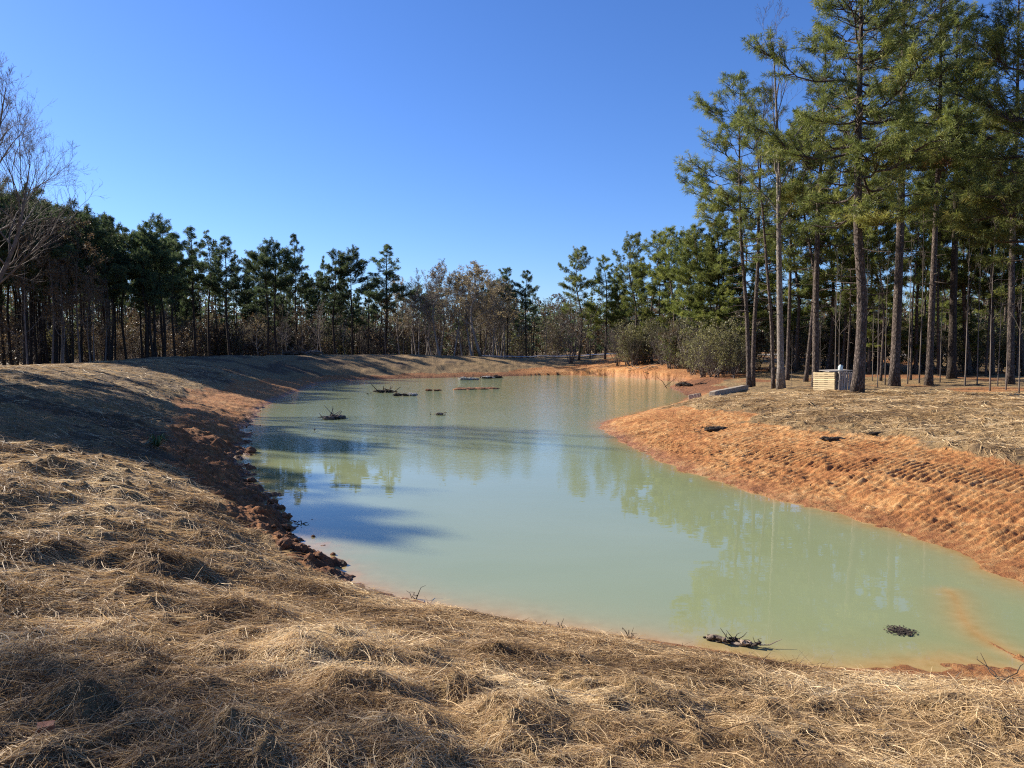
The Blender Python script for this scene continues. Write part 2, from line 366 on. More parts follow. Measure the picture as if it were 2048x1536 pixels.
def m_water():
    m, nt, out = mat('pond_water'); n = N(nt)
    pos = n('NewGeometry').outputs['Position']; sx = n('SeparateXYZ', {0: pos})
    depth = n.attr('depth').outputs['Fac']
    cloud = n.noise(pos, .22, 4, .6, .4)
    col = n.mix(n.maprange(cloud, .35, .65), c4(.210, .244, .126), c4(.232, .266, .150))
    turb = n.math('SUBTRACT', 1, n.math('POWER', 2.718, n.math('MULTIPLY', n.math('MAXIMUM', depth, 0), -9.0)), True)
    turb = n.math('ADD', n.math('MULTIPLY', turb, .25), .75)
    shal = n.math('POWER', 2.718, n.math('MULTIPLY', n.math('MAXIMUM', depth, 0), -10.0))
    col = n.mix(n.math('MULTIPLY', shal, .95), col, n.mix(n.maprange(n.noise(pos, 5, 4, .6), .3, .7), c4(.42, .245, .085), c4(.54, .36, .16)))
    # a breeze ruffles the far half of the pond; the near half is calm
    gust = n.noise(pos, .09, 3, .5)
    ruf = n.maprange(n.math('ADD', sx.outputs['Y'], n.math('MULTIPLY', n.math('SUBTRACT', gust, .5), 22)), 18, 33)
    mp = n('Mapping', {'Vector': pos, 'Scale': (1.0, 2.0, 1), 'Rotation': (0, 0, R(12))})
    w1 = n.noise(mp, 5.5, 3, .55, .4); w2 = n.noise(mp, 1.3, 2, .5)
    h = n.math('ADD', n.math('MULTIPLY', n.math('MULTIPLY', w1, .013), n.math('ADD', ruf, .012)), n.math('MULTIPLY', w2, .0016))
    b = n('Bump', {'Strength': 1, 'Distance': 1, 'Height': h})
    silt = n('BsdfDiffuse', {'Color': col})
    tr = n('BsdfTransparent', {'Color': c4(.92, .93, .85)})
    body = n('MixShader', {0: turb, 1: tr.outputs[0], 2: silt.outputs[0]})
    fr = n('Fresnel', {'IOR': 1.34, 'Normal': b.outputs[0]})
    gl = n('BsdfGlossy', {'Roughness': n.maprange(ruf, 0, 1, .0, .05), 'Normal': b.outputs[0], 'Color': c4(1, 1, 1)})
    mx = n('MixShader', {0: fr.outputs[0], 1: body.outputs[0], 2: gl.outputs[0]})
    nt.links.new(mx.outputs[0], out.inputs[0]); return m
M_GROUND = m_terrain(); M_WATER = m_water()
M_BARKP = m_bark('pine_bark', (.045, .035, .030), (.26, .205, .17))
M_BARKD = m_bark('dark_bark', (.03, .024, .02), (.13, .10, .08))
M_BARKG = m_bark('grey_bark', (.12, .10, .085), (.40, .35, .30), .5)
M_TWIG = m_simple('twig_bark', [(.3, (.07, .055, .045)), (.7, (.20, .165, .14))], 3, bump=.2)
M_PALE = m_simple('pale_twig_bark', [(.3, (.14, .115, .095)), (.7, (.33, .28, .235))], 3, bump=.2)
M_NEEDLE = m_leaf('pine_needles', [(0, (0.056, 0.077, 0.022)), (.4, (0.147, 0.175, 0.041)), (.75, (0.231, 0.245, 0.056)), (1, (0.308, 0.265, 0.069))], .45)
M_NEEDLED = m_leaf('shaded_pine_needles', [(0, (0.035, 0.057, 0.029)), (.5, (0.086, 0.122, 0.049)), (1, (0.159, 0.180, 0.065))], .38)  # darker, cooler needle copy: shade and backlight of the far pines painted in
M_OAK = m_leaf('dry_leaves', [(0, (.05, .032, .018)), (.5, (.105, .070, .036)), (1, (.18, .125, .06))], .3)
M_TAN = m_leaf('pale_dry_leaves', [(0, (.14, .11, .055)), (.5, (.23, .18, .09)), (1, (.32, .25, .13))], .35)
M_BUSH = m_leaf('bush_leaves', [(0, (.07, .068, .03)), (.5, (.16, .15, .062)), (1, (.25, .23, .09))], .4)
M_LIME = m_leaf('lime_leaves', [(0, (.08, .10, .025)), (.5, (.15, .17, .04)), (1, (.22, .23, .06))], .35)
M_STRAW = m_leaf('straw', [(0, (.11, .062, .028)), (.3, (.34, .215, .10)), (.6, (.60, .42, .215)), (1, (.80, .64, .39))], .35, .6, 0, .3)
M_GREENB = m_leaf('green_blades', [(0, (.03, .06, .02)), (1, (.10, .16, .06))], .3)
M_CONC = m_simple('concrete', [(.3, (.22, .17, .12)), (.55, (.36, .30, .23)), (.75, (.46, .40, .32))], 5, .9, .4)
M_NEWWOOD = m_simple('fresh_pallet_wood', [(.3, (.44, .33, .18)), (.7, (.62, .50, .30))], 4, .7, .05, dist=.002, stretch=(1, 1, 8))
M_OLDWOOD = m_simple('weathered_pallet_wood', [(.3, (.20, .175, .15)), (.7, (.36, .32, .28))], 4, .85, .2, dist=.003, stretch=(6, 6, 1))
M_CLOD = m_simple('clay_clods', [(.3, (.08, .036, .018)), (.55, (.20, .09, .042)), (.8, (.33, .16, .075))], 9, .9, .8, .03)
M_MUD = m_simple('dark_mud', [(.3, (.022, .017, .013)), (.7, (.07, .052, .038))], 9, .9, .8, .03)
M_STONE = m_simple('pale_stone', [(.3, (.20, .18, .15)), (.7, (.48, .44, .38))], 6, .85, .4)
M_DRIFT = m_simple('driftwood', [(.3, (.07, .05, .035)), (.55, (.24, .18, .13)), (.8, (.48, .40, .31))], 5, .85, .5)
M_JUG = m_simple('pale_plastic', [(.3, (.45, .56, .54)), (.7, (.58, .68, .66))], 2, .35, 0, spec=.5)
M_ROAD = m_simple('pale_road', [(.3, (.30, .27, .24)), (.7, (.42, .38, .34))], 3, .95, .1)
M_BRICK = m_simple('brick', [(.3, (.25, .10, .055)), (.7, (.40, .19, .11))], 12, .9, .3)
M_DEADN = m_leaf('dead_needles', [(0, (.14, .065, .025)), (1, (.30, .15, .06))], .3)

# ---------------------------------------------------------------- ground sheet and water
def build_ground():
    r = np.concatenate([np.geomspace(.4, 2.2, 30, endpoint=False), np.geomspace(2.2, 30, 1180, endpoint=False), np.geomspace(30, 130, 330, endpoint=False), np.geomspace(130, 900, 40)])
    a = np.concatenate([np.linspace(-180, -46, 90, endpoint=False), np.linspace(-46, 46, 1000, endpoint=False), np.linspace(46, 180, 91)])
    a = np.radians(a); nr, na = len(r), len(a)
    X = np.outer(r, np.sin(a)).ravel(); Y = np.outer(r, np.cos(a)).ravel()
    Z, zone = terrain(X, Y, True)
    i = np.arange(nr - 1)[:, None] * na; j = np.arange(na - 1)[None]
    q = np.stack([i + j, i + na + j, i + na + j + 1, i + j + 1], -1).reshape(-1, 4)[:, ::-1]
    zone[:, 3] = 1
    me = mesh('ground', np.stack([X, Y, Z], 1), [q], [M_GROUND], smooth=True, attrs={'zone': zone})
    tag(link('ground', me), 'straw covered banks and orange clay around the pond', kind='structure')
    # centre disc under the camera
    k = na - 1
    r2 = np.concatenate([np.geomspace(3, 30, 260, endpoint=False), np.geomspace(30, 120, 120)]); a2 = np.radians(np.linspace(-75, 75, 900)); nr, na = len(r2), len(a2)
    X = np.outer(r2, np.sin(a2)).ravel(); Y = np.outer(r2, np.cos(a2)).ravel(); zt = terrain(X, Y)
    i = np.arange(nr - 1)[:, None] * na; j = np.arange(na - 1)[None]
    q = np.stack([i + j, i + j + 1, i + na + j + 1, i + na + j], -1).reshape(-1, 4)
    sd = sdf(X, Y); keep = ((zt[q] < .02) & (sd[q] < 2.5)).any(1)
    q = q[keep]; used = np.unique(q); rm = np.full(len(X), -1); rm[used] = np.arange(len(used))
    me = mesh('water', np.stack([X, Y, X * 0], 1)[used], [rm[q]], [M_WATER], smooth=True, attrs={'depth': -zt[used]})
    tag(link('water', me), 'milky green pond water, ruffled far out and calm nearby', kind='structure')
build_ground()

# ---------------------------------------------------------------- straw
def blades(root, dirv, L, w, K, rng, lift, arch, tip, side, var):
    n = len(root); s = np.linspace(0, 1, K)
    perp = np.stack([-dirv[:, 1], dirv[:, 0]], 1)
    px = root[:, None, 0] + (dirv[:, None, 0] * s * L[:, None]) + perp[:, None, 0] * (side[:, None] * s * s)
    py = root[:, None, 1] + (dirv[:, None, 1] * s * L[:, None]) + perp[:, None, 1] * (side[:, None] * s * s)
    z0 = terrain(root[:, 0], root[:, 1]); z1 = terrain(px[:, -1], py[:, -1])
    z1 = np.clip(z1, z0 - .6 * L, z0 + .6 * L)
    pz = z0[:, None] * (1 - s) + z1[:, None] * s + lift[:, None] + arch[:, None] * 4 * s * (1 - s) + tip[:, None] * s * s
    P = np.stack([px, py, pz], -1)
    roll = rng.normal(0, .6, n); wd = np.stack([perp[:, 0] * np.cos(roll), perp[:, 1] * np.cos(roll), np.sin(roll)], -1)
    ww = (w[:, None] * np.linspace(1, .45, K))[..., None] * wd[:, None] / 2
    V = np.stack([P - ww, P + ww], 2).reshape(-1, 3)
    i = (np.arange(n) * K * 2)[:, None] + np.arange(K - 1)[None] * 2
    q = np.stack([i, i + 1, i + 3, i + 2], -1).reshape(-1, 4)
    return V, q, np.repeat(var, K * 2)
def straw(seed, n, r0, r1, a0, a1, Lr, w0, K, power, upr, keepclay=.35):
    rng = np.random.default_rng(seed)
    u = rng.random(n); e = power
    r = (r0 ** e + u * (r1 ** e - r0 ** e)) ** (1 / e); a = np.radians(rng.uniform(a0, a1, n))
    x, y = r * np.sin(a), r * np.cos(a)
    z, zn = terrain(x, y, True)
    bare = np.maximum(ss(.50, .68, vn(x * .8, y * .8, 95)) * .7, ss(.55, .72, vn(x * 2.6, y * 2.6, 96)) * .85)
    keep = (z > .05) & (rng.random(n) > np.clip(zn[:, 0] / keepclay, 0, .997)) & (rng.random(n) > bare * .7)
    x, y, r = x[keep], y[keep], r[keep]; n = len(x)
    ang = .6 + 2.2 * fbm(x * .55, y * .55, 97) + rng.normal(0, .95, n)
    dirv = np.stack([np.cos(ang), np.sin(ang)], 1) * np.where(rng.random(n) < .5, -1, 1)[:, None]
    sc = np.clip(r / 6, .8, 6)
    L = rng.uniform(*Lr, n) * sc ** .5; w = w0 * sc ** .85 * rng.uniform(.6, 1.4, n)
    tuft = ss(.55, .85, vn(x * 2.1, y * 2.1, 61))
    lift = rng.uniform(0, .022, n) * (1 + .8 * tuft); arch = rng.uniform(-.01, .022, n) * (1 + tuft)
    tip = np.where(rng.random(n) < upr, rng.uniform(.01, .10, n), rng.uniform(-.025, .012, n)) * (.5 + tuft)
    var = np.clip(.5 + 1.0 * fbm(x * .8, y * .8, 99) + .7 * fbm(x * 2.4, y * 2.4, 98) + rng.normal(0, .2, n) - .10 * tuft, 0, 1)
    return blades(np.stack([x, y], 1), dirv, L, w, K, rng, lift, arch, tip, rng.normal(0, .085, n) * sc ** .5, var)
def straw_obj(name, parts, label):
    V, Q, A, n = [], [], [], 0
    for v, q, a in parts: V.append(v); Q.append(q + n); A.append(a); n += len(v)
    me = mesh(name, np.concatenate(V), [np.concatenate(Q)], [M_STRAW], attrs={'var': np.concatenate(A)})
    tag(link(name, me), label, kind='stuff')
straw_obj('straw', [straw(1, 230000, 2.0, 9, -40, 40, (.07, .22), .0045, 4, 1.1, .10),
                    straw(5, 7000, 2.2, 9, -40, 40, (.18, .42), .0062, 5, 1.2, .3), straw(2, 110000, 6, 16, -42, 10, (.12, .3), .0042, 3, 1.3, .12),
                    straw(3, 38000, 14, 60, -40, 2, (.14, .3), .0036, 3, 1.2, .3),
                    straw(4, 120000, 15, 40, 3, 40, (.12, .28), .0042, 3, 1.3, .2)], 'dry tan straw strewn over the banks of the pond')

# ---------------------------------------------------------------- trees
def unit(v): return v / (np.linalg.norm(v, axis=-1, keepdims=True) + 1e-9)
def needles(C, D, per, L, w, rng, var, spread=1.0):
    """clumps at C pointing along D, each a burst of thin needles"""
    n = len(C) * per
    c = np.repeat(C, per, 0); d = np.repeat(D, per, 0); va = np.repeat(var, per)
    v = unit(d * rng.uniform(.1, 1.1, (n, 1)) + unit(rng.normal(0, 1, (n, 3))) * spread + np.array([0, 0, .12]))
    l = L * rng.uniform(.6, 1.2, (n, 1)); base = c + d * rng.uniform(-.22, .12, (n, 1)) * L * 2
    tip = base + v * l + np.array([0, 0, -.12]) * l
    p = unit(np.cross(v, unit(rng.normal(0, 1, (n, 3))))) * w * rng.uniform(.7, 1.3, (n, 1))
    mid = base + v * l * .55
    V = np.stack([base, mid + p, tip, mid - p], 1).reshape(-1, 3)
    F = (np.arange(n) * 4)[:, None] + np.arange(4)[None]
    return V, F, np.repeat(np.clip(va + rng.normal(0, .08, n), 0, 1), 4)
def smoothpath(P, n=18):
    P = np.asarray(P, float); t = np.concatenate([[0], np.cumsum(np.linalg.norm(np.diff(P, axis=0), axis=1))]); t /= t[-1]
    s = np.linspace(0, 1, n); Q = np.stack([np.interp(s, t, P[:, k]) for k in range(3)], 1)
    for _ in range(2): Q[1:-1] = .25 * Q[:-2] + .5 * Q[1:-1] + .25 * Q[2:]
    return Q
def pine(path, r0, t0, Rc, seed, nb, per, nl, nw, dens=1.0, flat=0., bark=None, leaf=None, dead=8, flare=.35, gap=.12, shape=.55, bias=None):
    """returns trunk mesh and crown mesh; path is relative to the base"""
    rng = np.random.default_rng(seed); P = smoothpath(path, 22); H = P[-1, 2]
    tt = np.linspace(0, 1, len(P)); rad = r0 * ((1 - tt) ** .75 * .92 + .05) * (1 + flare * np.exp(-tt * H / .45))
    T = MB(); T.tube(P, rad, 9)
    at = lambda t: np.array([np.interp(t, tt, P[:, k]) for k in range(3)])
    C, D = [], []; SA, SB, ra, rb = [], [], [], []
    az = rng.uniform(0, 6.28)
    for i in range(nb):
        u = (i + rng.uniform(0, .9)) / nb; u = u ** .85; t = t0 + (1 - t0) * u
        if rng.random() < gap * (1 - u): continue
        az += 2.4 + rng.normal(0, .5); prof = (1 - u) ** shape * (.62 + .38 * min(1, u / .22)) + .05
        L = Rc * prof * rng.uniform(.4, 1.3)
        if bias is not None: L *= 1 + bias[1] * math.cos(az - bias[0])
        el = R(-8 + 55 * u ** 1.3 + rng.normal(0, 9)); p = at(t)
        d = np.array([math.cos(az) * math.cos(el), math.sin(az) * math.cos(el), math.sin(el)])
        s = np.linspace(0, 1, 6); sag = -.10 * L * (1 - u)
        bp = p + d * (s * L)[:, None]; bp[:, 2] += sag * np.sin(s * 3.1) + .16 * L * s * s
        bp[1:-1] += rng.normal(0, .03 * L, (4, 3))
        br = max(.012, min(.45 * np.interp(t, tt, rad), .018 * L + .012))
        T.tube(bp, br * (1 - .8 * s), 4, cap=False)
        nt = max(3, int(L * 4.2 * dens))
        for k in range(nt):
            f = rng.uniform(.30, 1.0); q = np.array([np.interp(f, s, bp[:, c]) for c in range(3)])
            da = az + rng.choice([-1, 1]) * rng.uniform(.3, 1.25); tl = L * (.15 + .32 * (1 - f) + .12 * rng.random())
            te = el * .5 + R(rng.uniform(0, 45)); td = np.array([math.cos(da) * math.cos(te), math.sin(da) * math.cos(te), math.sin(te)])
            e = q + td * tl; SA.append(q); SB.append(e); ra.append(.010 + .004 * L); rb.append(.006)
            m = max(1, int(tl / .30))
            for w in range(m):
                C.append(q + td * tl * (1 - w / m * .7) + rng.normal(0, .05, 3)); D.append(td)
        C.append(bp[-1]); D.append(unit(bp[-1] - bp[-2]))
    for k in range(5): C.append(at(1 - k * .012) + rng.normal(0, .06, 3)); D.append(np.array([0, 0, 1.]))
    for k in range(dead):                                              # bare stubs below the crown
        t = t0 * rng.uniform(.45, 1.05); p = at(t); a2 = rng.uniform(0, 6.28); L = rng.uniform(.4, 1.9)
        d = np.array([math.cos(a2), math.sin(a2), rng.uniform(-.2, .35)]); mid = p + d * L * .5 + rng.normal(0, .06, 3)
        T.tube([p, mid, p + d * L + rng.normal(0, .1, 3)], [.03, .02, .007], 4, cap=False)
    T.segs(SA, SB, np.array(ra), np.array(rb), 3)
    C, D = np.array(C), unit(np.array(D))
    zz = (C[:, 2] - t0 * H) / ((1 - t0) * H)
    var = np.clip(.45 + .18 * rng.normal(0, 1, len(C)) + .45 * fbm(C[:, 0] * .6 + seed, C[:, 2] * .6 + C[:, 1] * .37, 7, 2), 0, 1)
    V, Fc, A = needles(C, D, per, nl, nw, rng, var)
    return T.me('trunk', [bark or M_BARKP], True), mesh('crown', V, [Fc], [leaf or M_NEEDLE], attrs={'var': A})
def bare(H, r0, seed, t0=.35, spread=.55, n1=14, lean=(0, 0), levels=4, fine=1.0, leaves=0, leafsz=.08, leafmat=None, bark=None, stems=1, path=None, upright=.6, wig=.09, leafvar=.5, rmin=.005):
    rng = np.random.default_rng(seed); T = MB(); tips = []; SA, SB, ra, rb = [], [], [], []
    def grow(p, d, L, r, lv):
        n = 5 if lv < 3 else 4; pts = [p]; dd = d.copy()
        for i in range(n - 1):
            dd = unit(dd + rng.normal(0, wig * (1 + lv * .4), 3) + np.array([0, 0, .05 * upright])); pts.append(pts[-1] + dd * L / (n - 1))
        pts = np.array(pts)
        if lv <= 1: T.tube(pts, r * np.linspace(1, .35, n), 5, cap=False)
        else:
            rr = r * np.linspace(1, .45, n)
            SA.extend(pts[:-1]); SB.extend(pts[1:]); ra.extend(rr[:-1]); rb.extend(rr[1:])
        if lv >= levels: tips.extend(pts[1:]); return
        m = max(2, int({1: 7, 2: 5, 3: 4}.get(lv, 4) * fine))
        for k in range(m):
            f = rng.uniform(.25, 1.) if k else 1.; i = min(int(f * (n - 1)), n - 2); q = pts[i] + (pts[i + 1] - pts[i]) * (f * (n - 1) - i)
            b = unit(pts[i + 1] - pts[i]); nd = unit(b + unit(rng.normal(0, 1, 3)) * rng.uniform(.45, .85) + np.array([0, 0, .25 * upright]))
            grow(q, nd, L * rng.uniform(.38, .62) * (1 - .25 * f), max(r * .45 * (1 - .4 * f), rmin), lv + 1)
    for st in range(stems):
        if path is not None: P = smoothpath(path, 16)
        else:
            a = rng.uniform(0, 6.28); sp_ = 0 if stems == 1 else rng.uniform(.1, .5)
            top = np.array([lean[0] + math.cos(a) * sp_ * H, lean[1] + math.sin(a) * sp_ * H, H * rng.uniform(.75, 1) if stems > 1 else H])
            mid = top * .5 + np.append(rng.normal(0, .035 * H, 2), 0)
            P = smoothpath([np.append(rng.normal(0, .12, 2) * (stems > 1), 0), mid, top], 12)
        s = np.linspace(0, 1, len(P)); rad = r0 * ((1 - s) ** .8 * .95 + .03) * (1 + .4 * np.exp(-s * H / .4)); T.tube(P, rad, 8 if r0 > .06 else 5)
        for i in range(n1):
            t = t0 + (1 - t0) * ((i + rng.random()) / n1) ** .9; p = np.array([np.interp(t, s, P[:, k]) for k in range(3)])
            a = i * 2.4 + rng.normal(0, .5); e = R(25 + 40 * t + rng.normal(0, 8)) * (.5 + upright * .7)
            d = np.array([math.cos(a) * math.cos(e), math.sin(a) * math.cos(e), math.sin(e)])
            grow(p, d, H * spread * (1 - .62 * (t - t0) / (1 - t0)) * rng.uniform(.5, 1) * .8, max(np.interp(t, s, rad) * .5, .012), 2 if stems > 1 else 1)
    T.segs(SA, SB, np.array(ra), np.array(rb), 3)
    tr = T.me('trunk', [bark or M_TWIG], True); cr = None
    if leaves:
        tips = np.array(tips); n = int(leaves); c = tips[rng.integers(0, len(tips), n)] + rng.normal(0, leafsz * 1.2, (n, 3))
        u = unit(rng.normal(0, 1, (n, 3))); v = unit(np.cross(u, rng.normal(0, 1, (n, 3)))); l = leafsz * rng.uniform(.6, 1.3, (n, 1))
        V = np.stack([c - u * l, c + v * l * .55, c + u * l, c - v * l * .55], 1).reshape(-1, 3)
        var = np.clip(leafvar + rng.normal(0, .2, n) + .5 * fbm(c[:, 0] * .5, c[:, 2] * .5 + c[:, 1] * .3, seed, 2), 0, 1)
        cr = mesh('crown', V, [np.arange(n * 4).reshape(-1, 4)], [leafmat or M_OAK], attrs={'var': np.repeat(var, 4)})
    return tr, cr
def tree(name, meshes, loc, rot=0, scale=(1, 1, 1), label=None, cat='tree', group=None, pn=('trunk', 'crown')):
    o = empty(name, loc, rot); o.scale = scale if not np.isscalar(scale) else (scale,) * 3
    link(pn[0], meshes[0], o)
    if meshes[1]: link(pn[1], meshes[1], o)
    return tag(o, label, cat, group)
def pxpath(pts, D):
    W_ = np.array([atD(a, b, D) for a, b in pts]); return W_

# --- named trees of the right bank: trunk path in photo pixels, radius, crown start, crown radius
G1 = 'trees standing on the right bank'
def rb_pine(pts, r, t0, Rc, seed, nb, label, D=None, **kw):
    b = ground(*pts[0]) if D is None else atD(*pts[0], D)
    b = np.array([b[0], b[1], gz(b[0], b[1]) - .12]); D = b[1]
    P = pxpath(pts, D); P[0] = b; P[:, 1] += np.linspace(0, 1, len(P)) * random.uniform(-.6, .6)
    P -= b
    k = dict(per=30, nl=.29, nw=.0115, dead=18, dens=1.22, gap=.18); k.update(kw)
    return tree('pine_tree', pine(P, r, t0, Rc, seed, nb, **k), b, label=label, cat='pine tree', group=G1)
random.seed(4)
rb_pine([(1498, 774), (1494, 640), (1484, 520), (1479, 470), (1476, 300), (1478, 160)], .15, .40, 3.4, 11, 70, 'slender dark pine at the end of the long concrete beam, leaning left', bias=(math.pi, .25))
rb_pine([(1505, 773), (1508, 640), (1515, 520), (1514, 427), (1518, 300), (1526, 185)], .16, .50, 2.6, 12, 50, 'curved dark pine whose foot touches the slender pine by the concrete beam')
rb_pine([(1547, 777), (1543, 650), (1532, 520), (1524, 417), (1514, 320), (1506, 230)], .11, .55, 2.0, 13, 36, 'thin pine leaning left just beside the pale grey forked tree')
rb_pine([(1631, 774), (1630, 600), (1633, 418), (1640, 280), (1646, 90)], .20, .42, 3.0, 15, 62, 'straight pine with its foot right behind the yellow pallet')
rb_pine([(1714, 783), (1724, 640), (1719, 520), (1708, 490), (1710, 420), (1708, 300), (1712, 100), (1715, -150)], .26, .36, 4.0, 16, 100, 'thick pine with a kinked trunk standing in front of the grey pallet', bias=(math.pi, .2))
rb_pine([(1788, 772), (1795, 600), (1801, 420), (1804, 230), (1806, 0), (1806, -170)], .30, .42, 4.0, 17, 92, 'thickest rough barked pine standing right of the pallets')
rb_pine([(1857, 771), (1866, 600), (1877, 400), (1886, 215), (1890, 0), (1892, -120)], .22, .48, 3.8, 18, 80, 'tall reddish pine leaning right beside the thickest pine')
rb_pine([(1903, 757), (1908, 600), (1915, 400), (1918, 200), (1920, 20)], .28, .40, 4.2, 19, 90, 'dark ivy clad pine standing farther back behind the leaning reddish pine', bark=M_BARKD)
rb_pine([(2020, 768), (2024, 600), (2030, 400), (2040, 200), (2046, -60)], .22, .42, 4.2, 20, 80, 'tall pine at the right edge of the photo with high branches')
rb_pine([(2110, 790), (2112, 600), (2108, 400), (2105, 200), (2100, -60)], .25, .35, 4.2, 21, 80, 'pine just outside the right edge whose branches reach into the picture')
def spray(o, px, py, n, rad, leaf, name, label, seed, D=None):
    rng = np.random.default_rng(seed); c = atD(px, py, D or o.location[1] - .9) - np.array(o.location); C = c + rng.normal(0, 1, (n, 3)) * np.array([1, .8, .38]) * rad
    Dn = unit(np.stack([C[:, 0] - c[0], C[:, 1] - c[1], np.abs(C[:, 2] - c[2]) * .5 + .1], 1)); V, Fq, A = needles(C, Dn, 30, .27, .012, rng, np.clip(.8 + rng.normal(0, .12, n), 0, 1))
    k = link(name, mesh(name, V, [Fq], [leaf], attrs={'var': A}), o); k['label'] = label
byl = lambda t: [o for o in COL.objects if str(o.get('label', '')).startswith(t)][0]
spray(byl('tall reddish pine leaning right'), 1880, 322, 46, .42, M_DEADN, 'dead_branch', 'branch of dead orange brown needles', 51)
spray(byl('thick pine with a kinked trunk'), 1738, 440, 60, .5, M_NEEDLE, 'low_branch', 'low branch of bright yellow green needles', 52)
spray(byl('thick pine with a kinked trunk'), 1768, 322, 50, .5, M_NEEDLE, 'low_branch', 'low branch of bright yellow green needles', 53)
spray(byl('straight pine with its foot ri'), 1590, 388, 70, .6, M_NEEDLE, 'low_branch', 'low branch of bright yellow green needles', 54)
b = ground(1562, 777); b[2] -= .1
P = pxpath([(1562, 777), (1560, 640), (1558, 500), (1557, 406), (1555, 250), (1545, 70)], b[1]); P[0] = b
tree('bare_tree', bare(17.5, .21, 31, .42, .36, 15, fine=.9, bark=M_BARKG, path=P - b, levels=4, upright=.95), b, label='pale grey leafless tree with a flared foot and forked upper limbs', cat='bare tree', group=G1)

# --- prototypes for the other pines
def straight(H, seed, bend=.25):
    rng = np.random.default_rng(seed); return [(0, 0, 0), tuple(np.append(rng.normal(0, bend, 2), H * .4)), tuple(np.append(rng.normal(0, bend, 2), H * .75)), tuple(np.append(rng.normal(0, bend, 2), H))]
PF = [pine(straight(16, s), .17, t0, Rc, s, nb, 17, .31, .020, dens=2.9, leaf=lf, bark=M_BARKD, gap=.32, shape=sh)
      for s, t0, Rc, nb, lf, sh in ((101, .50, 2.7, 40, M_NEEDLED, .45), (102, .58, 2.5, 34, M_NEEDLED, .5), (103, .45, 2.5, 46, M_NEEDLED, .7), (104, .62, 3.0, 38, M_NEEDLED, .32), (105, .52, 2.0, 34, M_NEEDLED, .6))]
PG = [pine(straight(16, s, .35), .17, t0, Rc, s, nb, 20, .32, .020, dens=2.0, gap=.22, shape=sh)
      for s, t0, Rc, nb, sh in ((201, .38, 2.9, 54, .5), (202, .32, 3.0, 58, .6), (203, .46, 2.6, 48, .45), (204, .30, 2.5, 52, .75))]
BR = [bare(14, .13, 301, .36, .36, 17, fine=1.0, bark=M_PALE, upright=.95, rmin=.012), bare(14, .15, 302, .26, .5, 19, fine=1.0, bark=M_PALE, rmin=.012, leaves=4500, leafsz=.09, leafmat=M_TAN, upright=.8),
      bare(12, .10, 303, .30, .42, 13, fine=.8, leaves=2200, leafsz=.10, leafmat=M_OAK, upright=.8), bare(10, .06, 304, .35, .30, 10, fine=.7, levels=3, upright=.9)]
SB = [bare(4, .03, 401, .1, .5, 8, fine=.9, stems=7, levels=4, leaves=700, leafsz=.09, leafmat=M_OAK), bare(4, .03, 402, .1, .55, 8, fine=.9, stems=8, levels=4, leaves=1800, leafsz=.075, leafmat=M_BUSH),
      bare(3, .025, 403, .05, .6, 8, fine=.9, stems=8, levels=4, leaves=1300, leafsz=.07, leafmat=M_LIME), bare(4, .03, 404, .1, .6, 9, fine=1., stems=9, levels=4)]
rnd = random.Random(9)
BRH = [max(v.co.z for v in b[0].vertices) for b in BR]
def put(name, proto, px, D, top, label, group, cat='pine tree', H=16., w=None, base=None):
    x = (px - CX) / F * D; zb = gz(x, D) - .1 if base is None else base
    h = atD(px, top, D)[2] - zb; s = h / H; w = s if w is None else w * s
    return tree(name, proto, (x, D, zb), rnd.uniform(0, 6.28), (w, w, s), label, cat, group)

# --- first row behind the dam, left to right
GD = 'pines standing along the back of the dam'
for px, D, top, k, w, lab in [
    (221, 70, 443, 0, 1.0, 'dark pine at the right end of the dense wood on the left'),
    (255, 74, 458, 1, 1.0, 'dark pine next right of the dense wood, thin straight trunk'),
    (285, 78, 470, 4, 1.0, 'thin pine with a bent trunk close to the dense wood'),
    (308, 76, 456, 3, 1.1, 'broad dark crowned pine between the bent pine and the pair on its right'),
    (330, 82, 452, 0, 1.0, 'tallest pine of the cluster just left of the loose feathery pines'),
    (352, 80, 470, 1, 1.0, 'narrow dark pine at the right edge of the left cluster'),
    (392, 84, 457, 2, 1.1, 'feathery conical pine rising alone right of the left cluster'),
    (419, 86, 466, 4, 1.0, 'slim feathery pine beside the conical one above the dam'),
    (436, 92, 500, 1, .8, 'small low crowned pine tucked between two feathery pines'),
    (461, 84, 474, 2, 1.15, 'full feathery pine with a pointed top and straight dark trunk'),
    (536, 88, 503, 3, 1.1, 'round topped pine, left one of the touching pair'),
    (553, 88, 497, 3, 1.1, 'round topped pine, right one of the touching pair'),
    (598, 90, 470, 2, .9, 'tall thin pine rising clear above the two round topped pines'),
    (640, 96, 560, 1, .8, 'short pine in the dip between the tall thin pine and the next pair'),
    (672, 92, 509, 0, 1.1, 'left pine of the dark pair with merged crowns near the middle of the dam'),
    (705, 92, 510, 3, 1.1, 'right pine of the dark pair with merged crowns near the middle of the dam'),
    (767, 90, 491, 2, 1.45, 'wide heavy pine standing alone left of the pale bare trees'),
    (1014, 92, 543, 0, 1.0, 'dark pine directly right of the wide tan leaved tree'),
    (1053, 92, 543, 1, 1.0, 'last dark pine at the right end of the dam')]:
    D += np.interp(px, [221, 400, 1053], [3, 5, 6])
    put('pine_tree', PF[k], px, D, top, lab, GD, w=w * .95)
